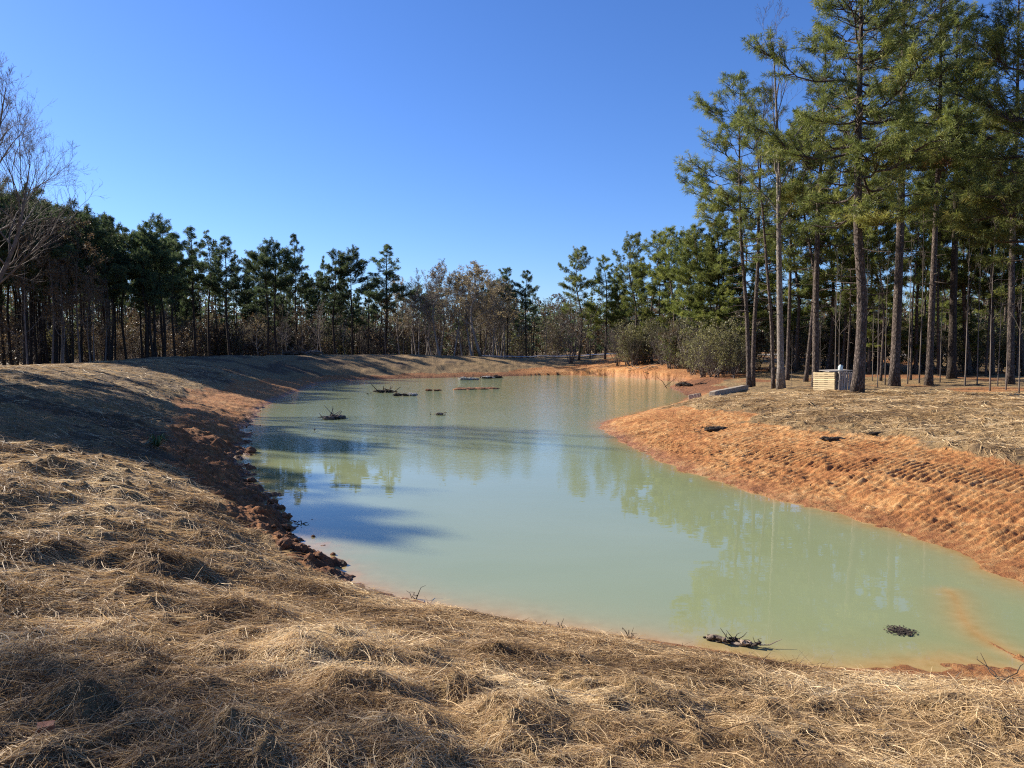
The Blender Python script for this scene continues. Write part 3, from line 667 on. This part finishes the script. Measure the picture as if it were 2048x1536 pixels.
# --- leafless trees behind the dam
GB = 'leafless trees behind the dam'
for px, D, top, k, w, lab in [
    (808, 96, 560, 3, 1.0, 'thin leafless tree right of the wide heavy pine'),
    (836, 95, 535, 0, .9, 'slim leafless tree in the pale group behind the dam'),
    (881, 91, 516, 0, 1.4, 'tall pale leafless tree in the middle of the pale group'),
    (907, 90, 540, 1, 1.1, 'leafless tree leaning left with a few tan leaves in its top'),
    (961, 88, 522, 1, 1.7, 'wide fan shaped tree with pale tan leaves above the dam'),
    (985, 96, 560, 1, 1.0, 'smaller tan leaved tree close behind the wide fan shaped one'),
    (850, 97, 538, 0, 1.0, 'pale leafless tree just right of the slim one in the pale group'),
    (926, 94, 548, 1, 1.1, 'tan leaved tree filling the space left of the wide fan shaped one'),
    (944, 93, 528, 0, 1.5, 'pale leafless tree rising behind the left half of the fan shaped one'),
    (1000, 97, 556, 1, .9, 'thin tan leaved tree between the fan shaped one and the dark pine'),
    (1090, 96, 592, 3, 1.0, 'thin leafless sapling in the gap at the end of the dam')]:
    put('bare_tree', BR[k], px, D, top, lab, GB, 'bare tree', H=BRH[k], w=w)
# --- big leafless tree at the left edge
for pts, D, r, sd, t0, sp_, n1, lab in [
    ([(-75, 800), (-50, 660), (0, 555), (36, 482), (48, 400), (62, 318)], 36, .17, 36, .40, .92, 16, 'leafless tree leaning into the picture at the left edge with spreading limbs'),
    ([(-60, 800), (-52, 600), (-30, 400), (-5, 280), (14, 160)], 40, .22, 37, .30, .34, 18, 'tall upright leafless tree rising at the left edge behind the leaning one')]:
    P = pxpath(pts, D); zb = gz(P[0][0], D) - .1; P[0][2] = zb; b = P[0].copy()
    tree('bare_tree', bare(P[-1][2] - zb, r, sd, t0, sp_, n1, fine=1.3, bark=M_TWIG, rmin=.0045, levels=4, upright=.7, path=P - b), b, label=lab, cat='bare tree', group='leafless trees behind the dam')
# --- dense wood on the left
for i in range(80):
    px = rnd.uniform(-140, 330); D = rnd.uniform(52, 84) + max(0, px) * .06
    sky_ = np.interp(px, [-140, 0, 60, 120, 180, 240, 330], [330, 385, 400, 420, 435, 455, 480])
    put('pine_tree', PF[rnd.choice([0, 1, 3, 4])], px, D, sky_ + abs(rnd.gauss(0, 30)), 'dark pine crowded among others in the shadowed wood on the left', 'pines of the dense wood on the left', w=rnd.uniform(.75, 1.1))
for i in range(8):
    px = rnd.uniform(20, 220); D = rnd.uniform(48, 62)
    put('brown_tree', BR[2], px, D, rnd.uniform(430, 560), 'tree with dry brown leaves at the front of the left wood', 'brown leaved trees of the left wood', 'tree', H=BRH[2])
# --- second row behind the dam
for i in range(34):
    px = rnd.uniform(300, 1120); D = rnd.uniform(100, 128)
    put('pine_tree', PF[rnd.randrange(5)], px, D, rnd.uniform(560, 640), 'small pine in the second row seen between the trunks behind the dam', 'second row pines behind the dam', w=rnd.uniform(.9, 1.3))
for i in range(46):
    px = rnd.uniform(230, 1130); D = rnd.uniform(94, 120)
    k = rnd.choice([0, 2, 2, 3, 3, 1])
    put('bare_tree', BR[k], px, D, rnd.uniform(585, 650), 'thin leafless tree in the brown thicket behind the dam', 'leafless trees of the thicket behind the dam', 'bare tree', H=BRH[k], w=1.3)
for i in range(110):
    px = rnd.uniform(-60, 1120)
    if 780 < px < 1080 and i % 2: px -= 500
    D = np.interp(px, [-60, 200, 500, 1120], [54, 80, 98, 104]) + rnd.uniform(0, 18)
    k = rnd.choice([0, 0, 3, 1])
    x = (px - CX) / F * D
    tree('shrub', SB[k], (x, D, gz(x, D) - .1), rnd.uniform(0, 6.28), rnd.uniform(.9, 1.5), 'brown twiggy shrub in the thicket at the foot of the trees behind the dam', 'shrub', 'shrubs behind the dam', ('stems', 'foliage'))
for i in range(16):
    px = rnd.uniform(800, 1010); D = rnd.uniform(94, 104); k = rnd.choice([0, 0, 0, 1])
    put('bare_tree', BR[k], px, D, rnd.uniform(522, 585), 'pale leafless tree in the light coloured group at the middle of the dam', 'pale leafless trees at the middle of the dam', 'bare tree', H=BRH[k], w=1.1)
for i in range(44):
    px = rnd.uniform(190, 800); D = rnd.uniform(101, 120); sk = np.interp(px, [190, 330, 480, 600, 700, 780, 820], [455, 468, 492, 492, 515, 508, 560])
    put('pine_tree', PF[rnd.choice([4, 4, 1, 0])], px, D, sk + rnd.uniform(12, 75), 'slender pine standing behind the front pines of the dam', 'slender pines behind the front row of the dam', w=rnd.uniform(.6, .8))
# --- right side, mid distance
GM = 'green pines beyond the right shore'
SHD = lambda px: np.interp(px, [1120, 1210, 1290, 1375, 1400, 1480, 2070], [80, 77.5, 70.6, 63.5, 58, 54, 46])
for px, D, top, k, w, lab in [
    (1158, 84, 500, 0, 1.0, 'green pine with a rounded top, first to rise right of the gap'),
    (1210, 80, 515, 1, 1.0, 'full green pine just right of the rounded topped one'),
    (1264, 76, 473, 0, .9, 'tall green pine with a ragged top above the orange bank'),
    (1303, 72, 470, 2, 1.1, 'dark topped pine beside the ragged tall pine'),
    (1345, 66, 462, 2, 1.0, 'tall pine standing just left of the big right hand trees')]:
    put('pine_tree', PG[k], px, max(D, SHD(px) + 6.5), top, lab, GM, w=w)
for px, D, top, k in [(1240, 72, 560, 1), (1180, 76, 585, 3), (1330, 62, 565, 3), (1385, 60, 475, 0), (1415, 57, 500, 1), (1395, 54, 580, 3), (1440, 54, 440, 2), (1465, 58, 520, 1), (1590, 58, 360, 0), (1655, 60, 400, 1),
                      (1685, 56, 450, 2), (1750, 62, 380, 0), (1832, 56, 330, 2), (1940, 54, 300, 0), (1985, 50, 330, 1), (1600, 66, 520, 1), (1700, 64, 540, 3), (1880, 66, 470, 1), (1965, 72, 500, 3), (2035, 64, 470, 1), (1540, 62, 500, 1), (1500, 64, 540, 3), (1640, 70, 560, 3), (1290, 66, 600, 3), (1770, 70, 560, 3), (2050, 50, 330, 0), (1370, 68, 470, 0), (1402, 66, 455, 2), (1432, 64, 442, 1), (1482, 62, 425, 0), (1320, 76, 505, 1), (1276, 82, 520, 0), (1236, 86, 535, 1)]:
    put('pine_tree', PG[k], px, max(D, SHD(px) + 8), top, 'green pine in the stand behind the trees of the right bank', 'green pines of the stand behind the right bank', w=rnd.uniform(.85, 1.15))
for px in (1575, 1612, 1662, 1694, 1738, 1762, 1822, 1846, 1878, 1925, 1948, 1972, 2004, 2034):
    put('pine_tree', PG[rnd.choice([0, 2])], px, rnd.uniform(50, 64), rnd.uniform(240, 420), 'slender pine trunk in the stand behind the thick pines of the right bank', 'slender pines behind the thick right hand pines', w=rnd.uniform(.6, .8))
for i in range(16):
    px = rnd.uniform(1530, 2060)
    put('pine_tree', PG[rnd.choice([1, 3])], px, rnd.uniform(56, 76), rnd.uniform(560, 640), 'low bushy young pine between the trunks of the right bank', 'young pines between the right hand trunks', w=1.5)
GS = 'thin saplings between the trunks on the right'
for px, py, top in [(1670, 768, 470), (1678, 766, 520), (1728, 775, 430), (1755, 774, 520), (1770, 770, 480), (1815, 768, 450), (1838, 766, 400), (1930, 772, 430), (1954, 770, 470), (1980, 782, 420), (2012, 780, 450), (2038, 788, 480), (1582, 776, 660), (1640, 770, 600), (1880, 764, 520), (1745, 762, 560), (1995, 772, 520)]:
    g = ground(px, py); D = g[1]; h = (atD(px, top, D)[2] - g[2]); s = h / BRH[3]
    tree('sapling', BR[3], (g[0], D, g[2] - .1), rnd.uniform(0, 6.28), (s * .7, s * .7, s), 'thin leafless sapling between the thick pines on the right bank', 'sapling', GS)
for px, D, k, s, lab, grp in [(1140, 84, 3, 1.7, 'pale pinkish bare shrub at the end of the dam, left of the orange bank', None), (1352, 69, 2, 1.0, 'lime green bush glowing among the grey brush by the far right shore', None)]:
    x = (px - CX) / F * D; tree('shrub', SB[k], (x, D, gz(x, D) - .1), 1, s, lab, 'shrub', grp, ('stems', 'foliage'))
for i in range(110):
    px = rnd.uniform(1225, 1520) if i < 55 else rnd.uniform(1500, 2070); D = SHD(px) + (rnd.uniform(2.5, 6) if i % 3 else rnd.uniform(5, 16)) + (7 if px > 1480 else 0)
    x = (px - CX) / F * D; k = rnd.choice([1, 1, 3, 0])
    tree('shrub', SB[k], (x, D, gz(x, D) - .1), rnd.uniform(0, 6.28), rnd.uniform(.6, 1.1), 'grey green brushy shrub beneath the pines of the right shore', 'shrub', 'shrubs beneath the right hand pines', ('stems', 'foliage'))
# --- trees outside the left edge whose shadows cross the bank
for x, y, h, k, w in [(-26, 22.6, 10.5, 3, .9), (-25, 23.2, 12.3, 2, .9), (-29, 26, 14.2, 0, .75), (-27.5, 27.2, 11.5, 3, .9), (-26, 28, 10, 1, 1.), (-31, 30.5, 14.4, 4, .9), (-27, 29.5, 10, 0, 1.), (-30, 34.2, 13.6, 0, .9), (-32, 36, 14.8, 3, .9), (-28, 36, 10, 3, 1.)]:
    q = h / 16; tree('pine_tree', PF[k], (x, y, gz(x, y) - .1), rnd.uniform(0, 6.28), (q * w, q * w, q), 'pine standing just outside the left edge of the picture', 'pine tree', 'pines outside the left edge')
for x, y, h, k in [(-25.5, 15.0, 16, 0), (-27, 15.2, 17, 3), (-22, 12.3, 14, 0), (-29, 14.6, 17, 0), (-27, 23.6, 14, 0), (-28.5, 24.6, 15, 1), (-29, 28.6, 15, 0), (-31, 33, 15, 0)]:
    q = h / BRH[k]; tree('bare_tree', BR[k], (x, y, gz(x, y) - .1), rnd.uniform(0, 6.28), (q, q, q), 'leafless tree standing just outside the left edge of the picture', 'bare tree', 'leafless trees outside the left edge')
# --- the far wood as one mass
def far_wood():
    rng = np.random.default_rng(77); T = MB(); LV, LF, LA, n0 = [], [], [], 0; C, D_ = [], []
    for i in range(1300):
        a = R(rng.uniform(-47, 47)); r = rng.uniform(132, 200); x, y = r * math.sin(a), r * math.cos(a); h = rng.uniform(5, 12) * (r / 160) * (1.35 if x < -40 else 1); zb = 0.2 if x < 5 else 1.5
        T.tube([(x, y, zb), (x + rng.normal(0, .3), y, zb + h)], [.16, .05], 4, cap=False)
        m = 26; cc = np.stack([x + rng.normal(0, 1.7, m), y + rng.normal(0, 1.7, m), zb + h * rng.uniform(.05, 1.05, m) ** .8], 1); C.append(cc)
    C = np.concatenate(C); Dn = unit(rng.normal(0, 1, C.shape)); var = np.clip(.4 + rng.normal(0, .25, len(C)), 0, 1)
    V, Fq, A = needles(C, Dn, 9, .9, .09, rng, var)
    bt = T.me('x', []); nv = len(bt.vertices); tv = np.concatenate(T.V); tf = np.concatenate(T.F[4])
    idx = np.concatenate([np.zeros(len(tf), int), 1 + (rng.random(len(Fq) // 9).repeat(9) < .62).astype(int)])
    me = mesh('woods', np.concatenate([tv, V]), [np.concatenate([tf, Fq + len(tv)])], [M_BARKD, M_NEEDLED, M_OAK], idx, attrs={'var': np.concatenate([np.full(len(tv), .5), A])})
    tag(link('woods', me), 'brown and green far wood closing the view behind the trees', kind='stuff')
far_wood()

# ---------------------------------------------------------------- road behind the trees
xs = np.linspace(-4, 90, 120); yy = 92 - .06 * xs
V = np.concatenate([np.stack([xs, yy - 2.2, terrain(xs, yy - 2.2) + .12], 1), np.stack([xs, yy + 2.2, terrain(xs, yy - 2.2) + .16], 1)])
i = np.arange(119)
tag(link('road', mesh('road', V, [np.stack([i, i + 1, i + 121, i + 120], 1)], [M_ROAD], attrs={'var': np.full(240, .5)})), 'pale gravel road running behind the right hand trees', kind='structure')

# ---------------------------------------------------------------- pallets, beams and the jug
def pallet(loc, a, tilt, matt, label, w=1.05, h=1.0, slats=8, horiz=False, lean=0.):
    o = empty('wooden_pallet', loc, a); rng = np.random.default_rng(int(abs(loc[0]) * 100))
    # stands on edge: x = along, z = up, y = thickness (face at -y)
    for nm, y in (('face_slats', -.055), ('back_slats', .055)):
        m = MB(); k = slats if nm == 'face_slats' else 4
        for i in range(k):
            t = (i + .5) / k; va = rng.uniform(.3, .75)
            if horiz: m.box((rng.normal(0, .004), y, h * t), (w, .018, h / k * .72), a=va)
            else: m.box((w * (t - .5), y, h / 2 + rng.normal(0, .006)), (w / k * .72, .018, h), a=va)
        link(nm, m.me(nm, [matt]), o)
    for t in (.04, .5, .96):
        m = MB()
        if horiz: m.box((w * (t - .5), 0, h / 2), (.045, .088, h), a=.45)
        else: m.box((0, 0, h * t), (w, .088, .045), a=.45)
        link('stringer', m.me('stringer', [matt]), o)
    o.rotation_euler = (lean, tilt, a); return tag(o, label, 'pallet')
g0 = ground(1672, 782)
ang = R(-8)
pallet((g0[0] + .62, g0[1] + .10, g0[2] - .03), R(17), R(3.5), M_OLDWOOD, 'grey weathered pallet with upright slats, leaning on edge behind the kinked pine', 1.25, .95, 9)
pallet((g0[0] - .36, g0[1] + .50, g0[2] - .03), R(-57), R(-1), M_NEWWOOD, 'yellow fresh wood pallet with level slats, standing left of the grey one', 1.18, .93, 9, True)
o = pallet((g0[0] + .3, g0[1] + 1.15, g0[2] - .03), R(4), R(0), M_OLDWOOD, 'third pallet closing the back of the pallet box', 1.5, .9, 9)
o = empty('wooden_board', (g0[0] + .15, g0[1] + .62, g0[2] + .95), R(8)); o.rotation_euler = (R(3), R(-2), R(8))
m = MB(); m.box((.16, .12, .012), (1.25, .95, .024), a=.4); me = m.me('panel', [M_OLDWOOD]); link('panel', me, o); m = MB(); m.box((.16, -.30, .035), (1.25, .05, .02), a=.6); link('batten', m.me('batten', [M_OLDWOOD]), o)
tag(o, 'weathered board laid as a lid over the pallet box', 'board')
jx, jy, jz = g0[0] + .52, g0[1] + .75, g0[2] + .985
o = empty('plastic_jug', (jx, jy, jz)); o.scale = (.8, .8, .8)
def lathe(prof, k=16):
    prof = np.array(prof); an = np.arange(k) / k * 2 * np.pi; n = len(prof)
    V = np.stack([prof[:, None, 0] * np.cos(an), prof[:, None, 0] * np.sin(an), np.repeat(prof[:, 1:2], k, 1)], -1).reshape(-1, 3)
    i = np.arange(n - 1)[:, None] * k; j = np.arange(k)[None]; jn = (j + 1) % k
    return V, np.stack([i + j, i + jn, i + k + jn, i + k + j], -1).reshape(-1, 4)
m = MB(); m.add(*lathe([(0.001, 0), (.125, 0), (.14, .03), (.14, .20), (.12, .26), (.06, .31), (.04, .33), (.001, .33)])); link('body', m.me('body', [M_JUG], True), o)
m = MB(); m.add(*lathe([(.046, .325), (.048, .37), (.001, .37)])); link('cap', m.me('cap', [M_STONE], True), o)
m = MB(); m.tube([(.12, 0, .22), (.17, 0, .25), (.15, 0, .31), (.05, 0, .31)], .014, 6); link('handle', m.me('handle', [M_JUG], True), o)
tag(o, 'pale blue green plastic jug standing on the pallet box lid', 'jug')
def beam(pa, pb, w, h, label, seed):
    a, b_ = ground(*pa), ground(*pb); d = b_ - a; L = np.linalg.norm(d[:2]); rng = np.random.default_rng(seed)
    n = 14; m = MB(); V = []
    for i in range(n + 1):
        for (y, z) in ((-w / 2, -.12), (w / 2, -.12), (w / 2, h), (-w / 2, h)):
            e = .025; V.append([L * i / n + rng.normal(0, .006), y + rng.normal(0, .007), z + rng.normal(0, .008) - (.03 if i in (0, n) and z > 0 else 0)])
    Fq = [[i * 4 + k, i * 4 + (k + 1) % 4, i * 4 + 4 + (k + 1) % 4, i * 4 + 4 + k] for i in range(n) for k in range(4)] + [[3, 2, 1, 0], [n * 4, n * 4 + 1, n * 4 + 2, n * 4 + 3]]
    m.add(V, Fq); me = m.me('concrete_beam', [M_CONC]); o = link('concrete_beam', me, loc=a)
    o.rotation_euler = (0, -math.atan2(d[2], L), math.atan2(d[1], d[0])); tag(o, label, 'concrete beam')
    md = o.modifiers.new('b', 'BEVEL'); md.width = .015; md.segments = 2; md.limit_method = 'ANGLE'
beam((1424, 793), (1492, 779), .30, .26, 'long pale concrete beam lying on the bank in front of the slender pine', 1)
beam((1379, 799), (1403, 794), .30, .24, 'short concrete block at the water edge beside the long beam', 2)

# ---------------------------------------------------------------- clods, debris and sticks
def lump(r, seed, sq=(1, 1, .7), sub=3, amp=.35):
    import bmesh
    bm = bmesh.new(); bmesh.ops.create_icosphere(bm, subdivisions=sub, radius=1); rng = np.random.default_rng(seed); off = rng.uniform(0, 50, 3)
    V = np.array([v.co for v in bm.verts]); Fq = np.array([[v.index for v in f.verts] for f in bm.faces]); bm.free()
    k = 1 + amp * (fbm(V[:, 0] * 1.3 + off[0] + V[:, 2], V[:, 1] * 1.3 + off[1] - V[:, 2] * .7, seed, 4) * 2)
    k += .22 * fbm(V[:, 0] * 5 + off[2], V[:, 1] * 6 + V[:, 2] * 5, seed + 3, 2) * 2
    return V * k[:, None] * np.array(sq) * r, Fq
CL = []
for s in range(6):
    m = MB(); m.add(*lump(1, 500 + s, (1, .85, .7), 3, .45)); CL.append(m.me('dirt_clod', [M_CLOD], s % 2 == 0))
def clod(px, py, size, label, group):
    size *= .48
    p = ground(px, py); o = link('dirt_clod', CL[rnd.randrange(6)], loc=(p[0], p[1], p[2] + size * .15)); o.scale = (size, size, size * rnd.uniform(.7, 1.1)); o.rotation_euler = (rnd.uniform(-.4, .4), rnd.uniform(-.4, .4), rnd.uniform(0, 6.28)); tag(o, label, 'clod', group)
for px, py, sz, lab in [(500, 905, .42, 'broad clay clod standing in the water beside the small bright puddle'), (503, 938, .28, 'clay clod alone in the water below the bright puddle'), (504, 962, .24, 'flat clay clod in the water, last before the open shore'),
                        (510, 1000, .22, 'clay clod on the left shore where the bank turns outward'), (545, 1008, .26, 'topmost clay clod of the muddy point'), (562, 1018, .2, 'clay clod on the outer edge of the muddy point'), (572, 1038, .22, 'rough clay clod at the tip of the muddy point'),
                        (572, 1058, .22, 'round dark clay clod below the tip of the muddy point'), (566, 1090, .26, 'big clay clod on the shore below the round dark one'), (600, 1103, .22, 'ragged clay clod at the lower end of the left shore'), (640, 1120, .14, 'small clay clod where the straw meets the left shore')]:
    clod(px, py, sz, lab, 'clay clods on the left shore')
for i in range(40):
    t = rnd.random(); px = np.interp(t, [0, .3, .5, .7, 1], [640, 560, 490, 485, 545]) + rnd.gauss(-14, 16); py = np.interp(t, [0, .3, .5, .7, 1], [1120, 1040, 960, 890, 815]) + rnd.gauss(0, 10)
    clod(px, py, rnd.uniform(.03, .09), 'small clay clod among many along the left shore', 'small clay clods along the left shore')
def debris(name, px, py, label, cat, mats, sticks, lumps, seed, size, spread=(1, .6), stick_r=.015, up=.2):
    p = ground(px, py); p[2] = max(p[2], 0); o = empty(name, p); rng = np.random.default_rng(seed)
    for k in range(lumps * 2):
        m = MB(); V, Fq = lump(size * rng.uniform(.08, .22), seed + k, (1.5, .9, .5), 4, .8); V += np.array([rng.normal(0, spread[0] * size * .4), rng.normal(0, spread[1] * size * .4), size * .08]); m.add(V, Fq)
        link('clump', m.me('clump', [mats[k % len(mats)]]), o)
    if sticks:
        m = MB()
        for k in range(max(1, int(sticks * .65))):
            a = rng.uniform(0, 6.28); q = np.array([rng.normal(0, spread[0] * size * .4), rng.normal(0, spread[1] * size * .3), rng.uniform(0, .12) * size]); L = size * rng.uniform(.4, 1.2); d = np.array([math.cos(a), math.sin(a) * .6, rng.uniform(-.05, up * 2)])
            m.tube([q - d * L * .3, q + d * L * .2 + rng.normal(0, .05 * L, 3), q + d * L * .7], [stick_r, stick_r * .8, stick_r * .4], 5)
        link('twigs', m.me('twigs', [mats[-1]]), o)
    return tag(o, label, cat)
debris('root_clump', 662, 838, 'dark root clump standing up out of the left half of the pond', 'root clump', [M_MUD, M_TWIG], 26, 3, 601, .75, (.7, .5), .022, .6)
debris('driftwood', 632, 862, 'dark stick floating just below the root clump', 'driftwood', [M_MUD], 2, 0, 602, .8, (.9, .1), .03, .05)
debris('driftwood', 880, 830, 'small clump of driftwood in the middle of the pond', 'driftwood', [M_DRIFT, M_MUD], 8, 2, 603, .6, (1, .4), .02, .3)
debris('driftwood', 735, 788, 'low dark stick left of the far debris clump', 'driftwood', [M_MUD], 3, 0, 604, 1.05, (1, .1), .05, .1)
debris('driftwood', 769, 785, 'largest clump of sticks in the far part of the pond', 'driftwood', [M_DRIFT, M_MUD], 14, 3, 605, 1.12, (1, .4), .04, .35)
debris('driftwood', 803, 792, 'pale slab shaped driftwood right of the largest clump', 'driftwood', [M_STONE, M_MUD], 3, 2, 606, 0.98, (1, .2), .035, .15)
debris('driftwood', 876, 782, 'small reddish mud lump between the far debris and the clay spit', 'driftwood', [M_CLOD], 0, 2, 607, 0.75, (1, .2))
for k, (px, py, nl, sd, lab) in enumerate([(937, 760, 4, 611, 'left pale rubble pile near the far shore of the pond'), (978, 757, 5, 612, 'right pale rubble pile near the far shore of the pond'), (996, 756, 2, 613, 'dark end piece right of the pale rubble piles')]):
    debris('rubble_pile', px, py, lab, 'rubble', [M_STONE, M_STONE, M_MUD] if k < 2 else [M_MUD], 2, nl, sd, 1.25, (1, .3), .03)
m = MB(); rng = np.random.default_rng(5)
for k in range(46):
    t = k / 45; px = 918 + 75 * t if t < .8 else 978 + (t - .8) * 60; p = atZ(918 + 76 * t, 779 - 1.5 * t, 0); V, Fq = lump(rng.uniform(.12, .3), 700 + k, (1.5, 1, .45), 2, .5); m.add(V + p + np.array([0, rng.normal(0, .25), .0]), Fq, rng.uniform(.3, .8))
tag(link('clay_spit', m.me('clay_spit', [M_CLOD])), 'thin broken line of red clay breaking the far water surface', 'clay spit')
# driftwood at the near bank
g = atZ(1468, 1288, 0); o = empty('driftwood_log', g, R(-22)); o.scale = (.85, .85, .7)
m = MB(); rng = np.random.default_rng(8); s = np.linspace(0, 1, 12)
m.tube(np.stack([-.34 + .66 * s, .03 * np.sin(s * 7), .035 + .02 * np.sin(s * 9)], 1), .032 + .012 * np.sin(s * 13) - .015 * s, 10); link('log', m.me('log', [M_DRIFT], True), o)
for k in range(16):
    m = MB(); q = np.array([rng.uniform(-.36, .34), rng.normal(0, .035), rng.uniform(.02, .075)]); L = rng.uniform(.06, .17); d = unit(np.array([1, rng.normal(0, .35), rng.normal(0, .3)])); n_ = 6; t = np.linspace(-.5, .5, n_)
    m.tube(q + d * (t * L)[:, None] + rng.normal(0, .007, (n_, 3)), rng.uniform(.014, .034) * np.array([.35, .8, 1.1, .9, 1, .3]) * rng.uniform(.7, 1.3, n_), 5, rng.uniform(.2, .9)); link('bark_piece', m.me('bark_piece', [(M_MUD, M_DRIFT, M_MUD)[k % 3]]), o)
for k in range(9):
    a = rng.uniform(0, 6.28); q = np.array([rng.uniform(-.2, .35), rng.normal(0, .03), .06]); L = rng.uniform(.10, .26); m = MB(); d = np.array([math.cos(a) * .6, math.sin(a) * .3, rng.uniform(.3, 1)]); m.tube([q, q + d * L * .5 + rng.normal(0, .015, 3), q + d * L], [.007, .005, .002], 5); link('twig', m.me('twig', [M_MUD]), o)
m = MB(); m.tube([(.3, 0, .04), (.42, .03, .05), (.50, .09, .09), (.56, .12, .12)], [.008, .008, .006, .003], 5); link('twig', m.me('twig', [M_DRIFT]), o)
tag(o, 'pale driftwood log with upright twigs floating against the near bank', 'driftwood')
# floating leaf mat
g = atZ(1800, 1262, .004); rng = np.random.default_rng(12); n = 420; q = rng.normal(0, 1, (n, 2)) * np.array([.085, .075]); q = q[np.hypot(q[:, 0] / .17, q[:, 1] / .15) + rng.normal(0, .1, len(q)) < 1]; n = len(q)
c = np.stack([g[0] + q[:, 0], g[1] + q[:, 1], g[2] + rng.uniform(0, .012, n)], 1); a = rng.uniform(0, 6.28, n); u = np.stack([np.cos(a), np.sin(a), rng.normal(0, .25, n)], 1) * .018; v = np.stack([-np.sin(a), np.cos(a), rng.normal(0, .25, n)], 1) * .010
tag(link('leaf_mat', mesh('leaf_mat', np.stack([c - u, c + v, c + u, c - v], 1).reshape(-1, 3), [np.arange(n * 4).reshape(-1, 4)], [M_MUD], attrs={'var': np.repeat(rng.random(n), 4)})), 'dark patch of floating leaves on the calm near water', 'leaf patch')
def stick(px, py, label, seed, L=.35, r=.006, n=4, up=.8, matt=None, a0=None):
    L *= .72; p = ground(px, py); o = empty('dead_twig', p, 0); rng = np.random.default_rng(seed)
    for k in range(n):
        a = rng.uniform(0, 6.28) if a0 is None else a0 + rng.normal(0, .4); d = np.array([math.cos(a), math.sin(a), up * rng.uniform(.4, 1.3)]); d /= np.linalg.norm(d); l = L * rng.uniform(.5, 1.1)
        m = MB(); m.tube([(0, 0, -.01), d * l * .4 + rng.normal(0, .02, 3), d * l * .75 + rng.normal(0, .02, 3), d * l], [r, r * .85, r * .6, r * .3], 5); link('stem', m.me('stem', [matt or M_MUD]), o)
    return tag(o, label, 'twig')
stick(832, 1200, 'low arching dead twig on the near bank left of centre', 901, .3)
stick(1120, 1262, 'dark forked twig sticking over the water in the middle of the near bank', 902, .28, .007, 3, .35)
stick(1258, 1276, 'small upright dead twig at the near water edge', 903, .2, .005, 4, 1.0)
stick(2000, 1365, 'spindly branched twig in the straw at the right corner of the near bank', 904, .5, .006, 5, .5)
stick(1470, 1335, 'short dark twig in the straw below the driftwood log', 905, .18, .004, 2, 1)
stick(603, 1048, 'black twig in the water off the muddy point', 906, .3, .01, 5, .2)
# dark clods and sticks on the right bank
debris('mud_clump', 1425, 862, 'dark mud clump with grass on the upper edge of the orange slope', 'mud clump', [M_MUD], 8, 3, 621, .75, (1.1, .3), .012, .2)
debris('mud_clump', 1745, 869, 'dark mud clump on the straw of the right bank', 'mud clump', [M_MUD], 4, 2, 622, .35, (.8, .5), .01, .2)
debris('mud_clump', 1668, 880, 'dark mud clump at the top of the cleat marks', 'mud clump', [M_MUD], 4, 3, 623, .4, (1.2, .4), .01, .2)
debris('brush_pile', 1368, 772, 'tangle of dark roots and mud at the mouth of the right bay', 'brush pile', [M_MUD, M_CLOD, M_MUD], 22, 5, 624, 1.2, (1.5, .6), .025, .4)
debris('brush_pile', 375, 712, 'pile of dark brush on the crest of the dam, left', 'brush pile', [M_MUD, M_TWIG], 40, 2, 625, 1.8, (.9, .5), .025, .5)
debris('brush_pile', 598, 710, 'pile of dark brush on the crest of the dam, below the tall thin pine', 'brush pile', [M_MUD, M_TWIG], 40, 2, 626, 2.2, (1.2, .5), .03, .4)
debris('fallen_branches', 1300, 741, 'pale fallen branches lying at the foot of the brush by the far right shore', 'branches', [M_DRIFT], 16, 0, 627, 2.6, (1.3, .4), .035, .15)
# brick in the straw
p = ground(92, 1478); m = MB(); m.box((0, 0, .03), (.06, .036, .04), rot=rz(.4) @ rx(.25), jit=.004, rng=np.random.default_rng(3)); o = link('brick', m.me('brick', [M_BRICK]), loc=p); tag(o, 'small reddish brick fragment in the straw at the lower left', 'brick')
# green rosette on the shaded bank
p = ground(315, 897); rng = np.random.default_rng(33); n = 60; a = rng.uniform(0, 6.28, n); m = MB()
for k in range(n):
    L = rng.uniform(.25, .5); d = np.array([math.cos(a[k]), math.sin(a[k]), 0]); h = rng.uniform(.1, .3); w = np.array([-d[1], d[0], 0]) * .012
    q = [np.zeros(3), d * L * .5 + [0, 0, h], d * L + [0, 0, h * .6]]
    m.add([q[0] - w, q[0] + w, q[1] + w, q[1] - w, q[2] + w * .2, q[2] - w * .2], [[0, 1, 2, 3], [3, 2, 4, 5]], rng.random())
o = link('green_plant', m.me('green_plant', [M_GREENB]), loc=p + np.array([0, 0, .02])); tag(o, 'green strap leaved plant alone on the shaded left bank', 'plant')
